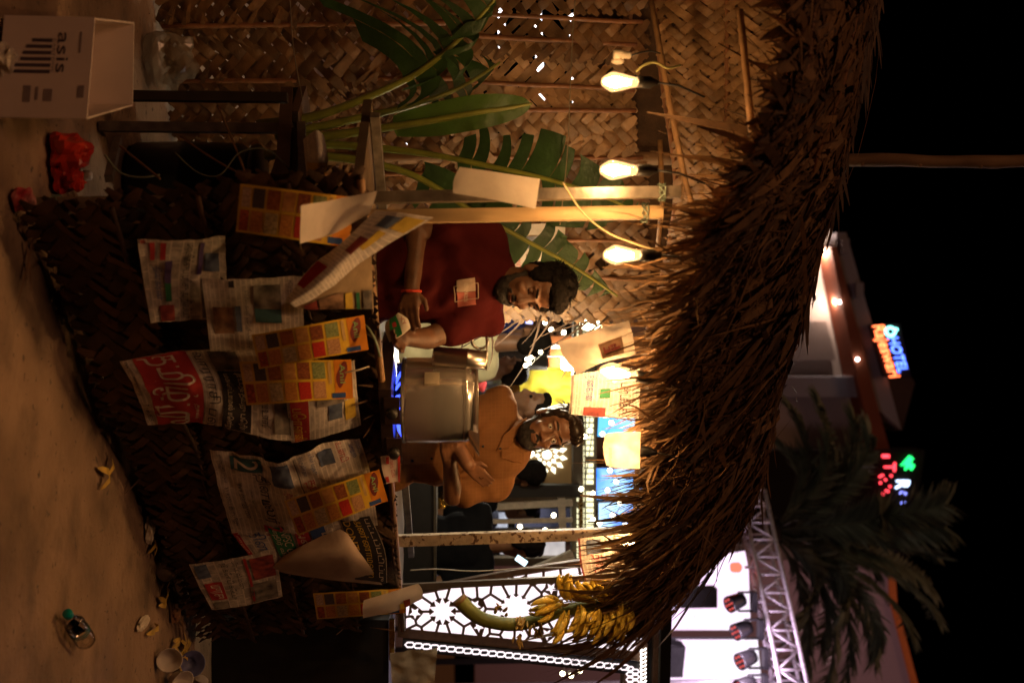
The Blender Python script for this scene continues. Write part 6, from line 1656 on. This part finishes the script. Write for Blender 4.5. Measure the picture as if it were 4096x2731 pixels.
# ------------------------------------------------------------------ stage: screens, truss, lamps
def stage_screen(label, pxs, d): screen('stage_screen', pxs, d, label, (1, .70, .98), 1.5, .35, (.95, .9, 1))
stage_screen('white stage screen left of the dark gap', [(2560, 2270), (2560, 2518), (3002, 2518), (2992, 2200)], 15.0)
stage_screen('white stage screen at the picture edge under the truss', [(2570, 2556), (2570, 2900), (3060, 2900), (3030, 2556)], 14.0)
alu = mat('aluminium', (.6, .55, .6), .5, .3)
t = thing('truss', P(2990, 2085, 13), 'aluminium lighting truss spanning above the stage screens', 'truss'); t.location.z = 0
Ca, Cb = P(2955, 1960, 13.2), P(3135, 2760, 11.5); zl = 5.02; zu = 5.34
def TP(k, up, back): 
    p = Ca.lerp(Cb, k); return V((p.x, p.y + (.34 if back else 0), zu if up else zl))
for up in (0, 1):
    for back in (0, 1): MB().tube([TP(0, up, back), TP(1, up, back)], .028, 8).build('chord', alu, t, True)
NB_ = 11
for i in range(NB_ + 1):
    k = i / NB_
    for back in (0, 1): MB().tube([TP(k, 0, back), TP(k, 1, back)], .016, 6).build('brace', alu, t, True)
    for up in (0, 1): MB().tube([TP(k, up, 0), TP(k, up, 1)], .016, 6).build('brace', alu, t, True)
    if i < NB_:
        k2 = (i + 1) / NB_
        for back in (0, 1): MB().tube([TP(k, i % 2, back), TP(k2, (i + 1) % 2, back)], .014, 6).build('brace', alu, t, True)
        MB().tube([TP(k, 0, i % 2), TP(k2, 0, (i + 1) % 2)], .014, 6).build('brace', alu, t, True)
for k in (.0, 1):
    for back in (0, 1): MB().bar(V((TP(k, 0, back).x, TP(k, 0, back).y, 0)), TP(k, 0, back), .05, .05, V((0, 1, 0))).build('tower', alu, t)
redled = glow('red_led', (1, .12, .10), 1.1)
for (x, y, d, lab) in ((2945, 2405, 12.2, 'black stage lamp with red diodes nearest the thatch'), (2970, 2515, 12.0, 'middle black stage lamp with red diodes under the truss'), (2988, 2632, 11.8, 'black stage lamp with red diodes nearest the picture edge'), (2985, 2738, 11.6, 'black stage lamp cut by the picture edge')):
    c = P(x, y, d); t = thing('stage_lamp', c, lab, 'stage lamp', 'stage lamps under the truss')
    m = Matrix.Translation(c) @ Matrix.Rotation(R(155), 4, 'X') @ Matrix.Rotation(R(12), 4, 'Y')
    MB().lathe([(.05, -.12), (.085, -.10), (.095, -.02), (.105, .10), (.105, .12), (.092, .12), (.09, .10)], 18, m).build('lamp_head', mat('lamp_black', (.015, .014, .016), .4), t, True)
    for i in range(7):
        a = i * 2 * math.pi / 6; r = .065 if i < 6 else 0
        MB().ball(m @ V((r * math.cos(a), r * math.sin(a), .114)), .013, 8, 6).build('diode', redled, t)
    for s in (-1, 1): MB().bar(c + V((s * .115, 0, .02)), c + V((s * .115, 0, .2)), .02, .04, V((0, 1, 0))).build('yoke_arm', mat('lamp_black'), t)
    MB().box(c + V((0, 0, .22)), (.24, .12, .06)).build('yoke_base', mat('lamp_black'), t)
    MB().tube([c + V((0, 0, .28)), V((c.x, c.y, zl))], .02, 6).build('clamp', alu, t)
    l = bpy.data.lights.new('truss_fill', 'POINT'); l.energy = 26; l.color = (1, .72, 1); l.shadow_soft_size = .1  # added lilac fill to brighten the truss, separate from the red diodes
    lo = bpy.data.objects.new('truss_fill', l); COL.objects.link(lo); adopt(lo, t); lo.location = c + V((.3, -.6, -.1))
c = P(2942, 2268, 12.6); t = thing('red_beacon', c, 'small red glowing lamp at the thatch end by the truss', 'lamp')
MB().lathe([(.05, -.06), (.065, -.03), (.065, .05), (.03, .08)], 16, Matrix.Translation(c)).build('lens', glow('beacon_red', (1, .10, .06), 3), t, True); MB().tube([c + V((0, 0, .12)), V((c.x, c.y, zl))], .02, 6).build('clamp', alu, t)
c = P(2690, 2630, 12.5); t = thing('loudspeaker', c, 'black loudspeaker flown in front of the edge stage screen', 'speaker')
MB().box(c, (.42, .3, .24), Matrix.Rotation(R(6), 3, 'Y'), .9).build('cabinet', blackm, t); MB().box(c + V((0, -.156, 0)), (.36, .01, .2)).build('grille', mat('grille', (.03, .03, .03), .7), t)
MB().bar(V((c.x, c.y, 0)), c + V((0, 0, -.1)), .06, .06, V((0, 1, 0))).build('stand', blackm, t)
c = P(2790, 2385, 13.5); t = thing('hanging_speaker', c, 'slim black column speaker before the stage screen', 'speaker')
MB().box(c, (.26, .2, .5)).build('cabinet', blackm, t); MB().bar(V((c.x, c.y, 0)), c + V((0, 0, -.2)), .06, .06, V((0, 1, 0))).build('stand', blackm, t)

# ------------------------------------------------------------------ palm tree
pf = mat('palm_frond', (.19, .21, .14), .6, var=.3, scale=4, island=.35, thin=.2)
PD = 17.0; pc_ = P(3085, 2120, PD)
t = thing('palm_tree', V((pc_.x, pc_.y, 0)), 'dark date palm crown against the night sky beside the truss', 'tree')
MB().tube([V((pc_.x + .1, pc_.y, 0)), V((pc_.x, pc_.y, 3)), pc_ + V((0, 0, .1))], [.26, .22, .24], 12).build('trunk', mat('palm_bark', (.12, .08, .05), .9, bump=.6, scale=10), t, True)
ends = [(3290, 1640), (3420, 1700), (3480, 1760), (3765, 2020), (3760, 2110), (3730, 2220), (3710, 2330), (3725, 2440), (3630, 2510), (3520, 2560), (3490, 2620), (3390, 2690), (3300, 2735), (3200, 2760), (3110, 2770), (3180, 1660), (3120, 1780), (3330, 1850), (3520, 2060), (3480, 2250), (3380, 2420), (3290, 2560), (3240, 1880), (3350, 2120), (3180, 2500)]
for k, (x, y) in enumerate(ends):
    dd = PD + RND.uniform(-1.6, 1.2); e = P(x, y, dd); a = pc_
    mid = a.lerp(e, .5) + V((0, 0, .35 + .25 * RND.random()))
    pts = curve([tuple(a), tuple(a.lerp(mid, .5) + V((0, 0, .12))), tuple(mid), tuple(mid.lerp(e, .6) + V((0, 0, .10))), tuple(e)], 26)
    rb = MB().tube(pts, [.028 - .001 * i for i in range(26)], 5).build('frond_rib', mat('frond_rib', (.10, .10, .045), .6), t, True)
    mb = MB()
    for i in range(4, 26):
        p = pts[i]; d = (pts[min(i + 1, 25)] - pts[i - 1]).normalized(); sd = d.cross(V((0, 0, 1)))
        sd = sd.normalized() if sd.length > .1 else V((1, 0, 0))
        for s in (-1, 1):
            for h in (0, .33, .66):
                q0 = p + d * h * .13; ln = .62 * (1 - .5 * abs(i / 25 - .45)) * RND.uniform(.8, 1.1)
                dr = (sd * s * .75 + d * .8 + V((0, 0, RND.uniform(-.22, .22)))).normalized()
                mb.ribbon([q0, q0 + dr * ln * .5, q0 + dr * ln + V((0, 0, -.06))], [.07, .058, .004], V((RND.gauss(0, .4), -1, .6)))
    mb.build('frond', pf, rb)

# ------------------------------------------------------------------ buildings far behind
HB = 40.0
wallm = mat('cream_wall', (.46, .38, .34), .9, var=.06, scale=.6); wall2 = mat('grey_band', (.30, .29, .33), .9, var=.05, scale=.6); ored = mat('terracotta_band', (.21, .052, .02), .8, var=.15, scale=.8)
t = thing('hotel_building', P(2900, 1250, HB), 'hotel block with a sloping terracotta parapet and neon sign on its roof', 'building'); t.location.z = 0
slab([(2000, 700), (3260, 700), (3335, 960), (3440, 1505), (2000, 1505)], HB, 6, 'wall', wallm, t)
slab([(2900, 1285), (3305, 1285), (3345, 1440), (2900, 1440)], HB - .5, .48, 'recess_shade', mat('cream_wall_shade', (.34, .27, .24), .9), t)  # shaded recess, its shade put into a darker copy of the wall colour
slab([(2000, 1506), (3447, 1506), (3462, 1588), (2000, 1588)], HB - 1.2, 3, 'grey_fin', wall2, t)
slab([(2000, 1589), (3462, 1589), (3530, 1960), (2000, 1960)], HB - .4, 5, 'wing_wall', wallm, t)
slab([(3322, 985), (3345, 985), (3515, 1640), (3560, 1800), (3545, 1960), (3530, 1960), (3470, 1704)], HB - 1.6, 1.5, 'parapet', ored, t)
slab([(3346, 930), (3385, 930), (3530, 1440), (3606, 1720), (3515, 1640), (3345, 985)], HB - .8, 3, 'upper_band', wall2, t)
for (x, y) in ((3368, 955), (3425, 1130)): slab([(x, y), (x, y + 60), (x + 30, y + 60), (x + 30, y)], HB - 1, 1.5, 'roof_block', wall2, t)
slab([(3535, 1500), (3640, 1500), (3660, 1530), (3610, 1720), (3560, 1720)], HB - .3, 2, 'roof_box', mat('dark_box', (.06, .035, .03), .8), t)
slab([(3480, 1300), (3535, 1505), (3645, 1510), (3600, 1295)], HB - 1.0, .4, 'sign_back', mat('sign_back', (.02, .01, .01), .8), t)
for (x, y) in ((3357, 1208), (3430, 1437), (3300, 1010)):
    c = P(x, y, HB - 1.7)
    MB().ball(c, .055, 10, 6).build('downlight', glow('downlight', (1, .95, .9), 30), t)
    l = bpy.data.lights.new('downlight_lamp', 'POINT'); l.energy = 260; l.color = (1, .74, .58); l.shadow_soft_size = .1
    lo = bpy.data.objects.new('downlight_lamp', l); COL.objects.link(lo); adopt(lo, t); lo.location = P(x - 22, y, HB - .75)
def neon(body, bl, br, hpx, d, m, parent, name='neon_letters'):
    vs, fs = text_mesh(body)
    out = []
    for x, y in vs:
        w = bl[0] + (br[0] - bl[0]) * x + hpx * y; u = bl[1] + (br[1] - bl[1]) * x - (br[0] - bl[0]) / 140 * hpx * y * .15
        out.append(P(w, u, d))
    f = MB().add(out, fs)
    n = len(out)
    f.add([V(p) + V((0, .08, 0)) for p in out], [tuple(reversed(q)) for q in fs])
    return f.build(name, m, parent)
neon('HOTEL', (3553, 1350), (3596, 1490), 40, HB - 1.1, glow('neon_blue', (.08, .16, 1), 6), t)
neon('Rajeswari', (3478, 1304), (3546, 1510), 58, HB - 1.1, glow('neon_red', (1, .16, .05), 6), t)
MB().tube([P(3561 + 20 * math.cos(a) * (1 - .05 * a), 1324 + 20 * math.sin(a) * (1 - .05 * a), HB - 1.1) for a in [i * .5 for i in range(12)]] + [P(3590, 1318, HB - 1.1)], .05, 6).build('neon_leaf', glow('neon_cyan', (.25, 1, .95), 5), t)
t = thing('rooftop_sign', P(3500, 1800, 38), 'dark rooftop sign with a green emblem and partly hidden red and white letters', 'sign'); t.location.z = 0
slab([(2600, 1800), (2600, 2280), (3640, 2230), (3700, 1800)], 38, 1, 'board', mat('sign_board_dark', (.012, .008, .008), .9), t)
neon('R', (3588, 1921), (3584, 1955), 52, 37.9, glow('neon_white', (.55, .7, 1), 5), t)
neon('I', (3530, 1818), (3531, 1830), 28, 37.9, glow('neon_red'if 0 else 'neon_crimson', (1, .05, .07), 4), t)
neon('T', (3540, 1850), (3538, 1885), 44, 37.9, MATS['neon_crimson'], t)
slab([(3606, 1862), (3640, 1822), (3655, 1832), (3645, 1850), (3660, 1860), (3648, 1880), (3636, 1868), (3622, 1880), (3626, 1856), (3606, 1858)], 37.9, .1, 'green_emblem', glow('neon_green', (.02, 1, .18), 3), t)
bl_ = glow('neon_violet', (.25, .28, 1), 4)
for (x, y) in ((3600, 1970), (3612, 1967), (3622, 1973), (3604, 2010), (3618, 2008), (3592, 2022), (3590, 2068), (3600, 2066), (3610, 2058), (3582, 2100), (3585, 2131), (3592, 2140), (3564, 2178), (3580, 2177), (3594, 2177)):
    MB().ball(P(x, y, 37.9), .045, 8, 6).build('letter_glint', bl_, t)
for (x, y) in ((3520, 1905), (3530, 1900), (3542, 1918), (3522, 1930), (3565, 1902), (3560, 1945), (3545, 1962), (3552, 1964), (3532, 1975), (3543, 2030), (3530, 2066)):
    MB().ball(P(x, y, 37.9), .05, 8, 6).build('letter_glint', MATS['neon_crimson'], t)
t = thing('side_building', P(3200, 2500, 30), 'plain wall behind the palm with mauve and orange light in its colour', 'building'); t.location.z = 0
slab([(1900, 2240), (3555, 2240), (3560, 2380), (3650, 2740), (3700, 2950), (1900, 2950)], 30, 3, 'wall', mat('mauve_lit_wall', (.34, .24, .25), .9, var=.05, scale=.4), t)  # mauve of the stage light mixed into the wall colour
slab([(3556, 2300), (3582, 2300), (3590, 2420), (3680, 2760), (3730, 2950), (3702, 2950), (3648, 2740), (3560, 2400)], 29.9, 3, 'cornice', mat('warm_lit_cornice', (.55, .15, .03), .8), t)  # warm light along the edge painted in as orange
l = bpy.data.lights.new('added_wall_fill', 'POINT'); l.energy = 420; l.color = (1, .62, .66); l.shadow_soft_size = .2  # added pink fill out of view, there to light the wall
c = P(3450, 2800, 24); lo = bpy.data.objects.new('added_wall_fill', l); COL.objects.link(lo); adopt(lo, t); lo.location = c
MB().ball(c + V((0, .3, 0)), .12, 10, 8).build('fill_ball', glow('fill_ball_glow', (1, .8, .8), 10), t)
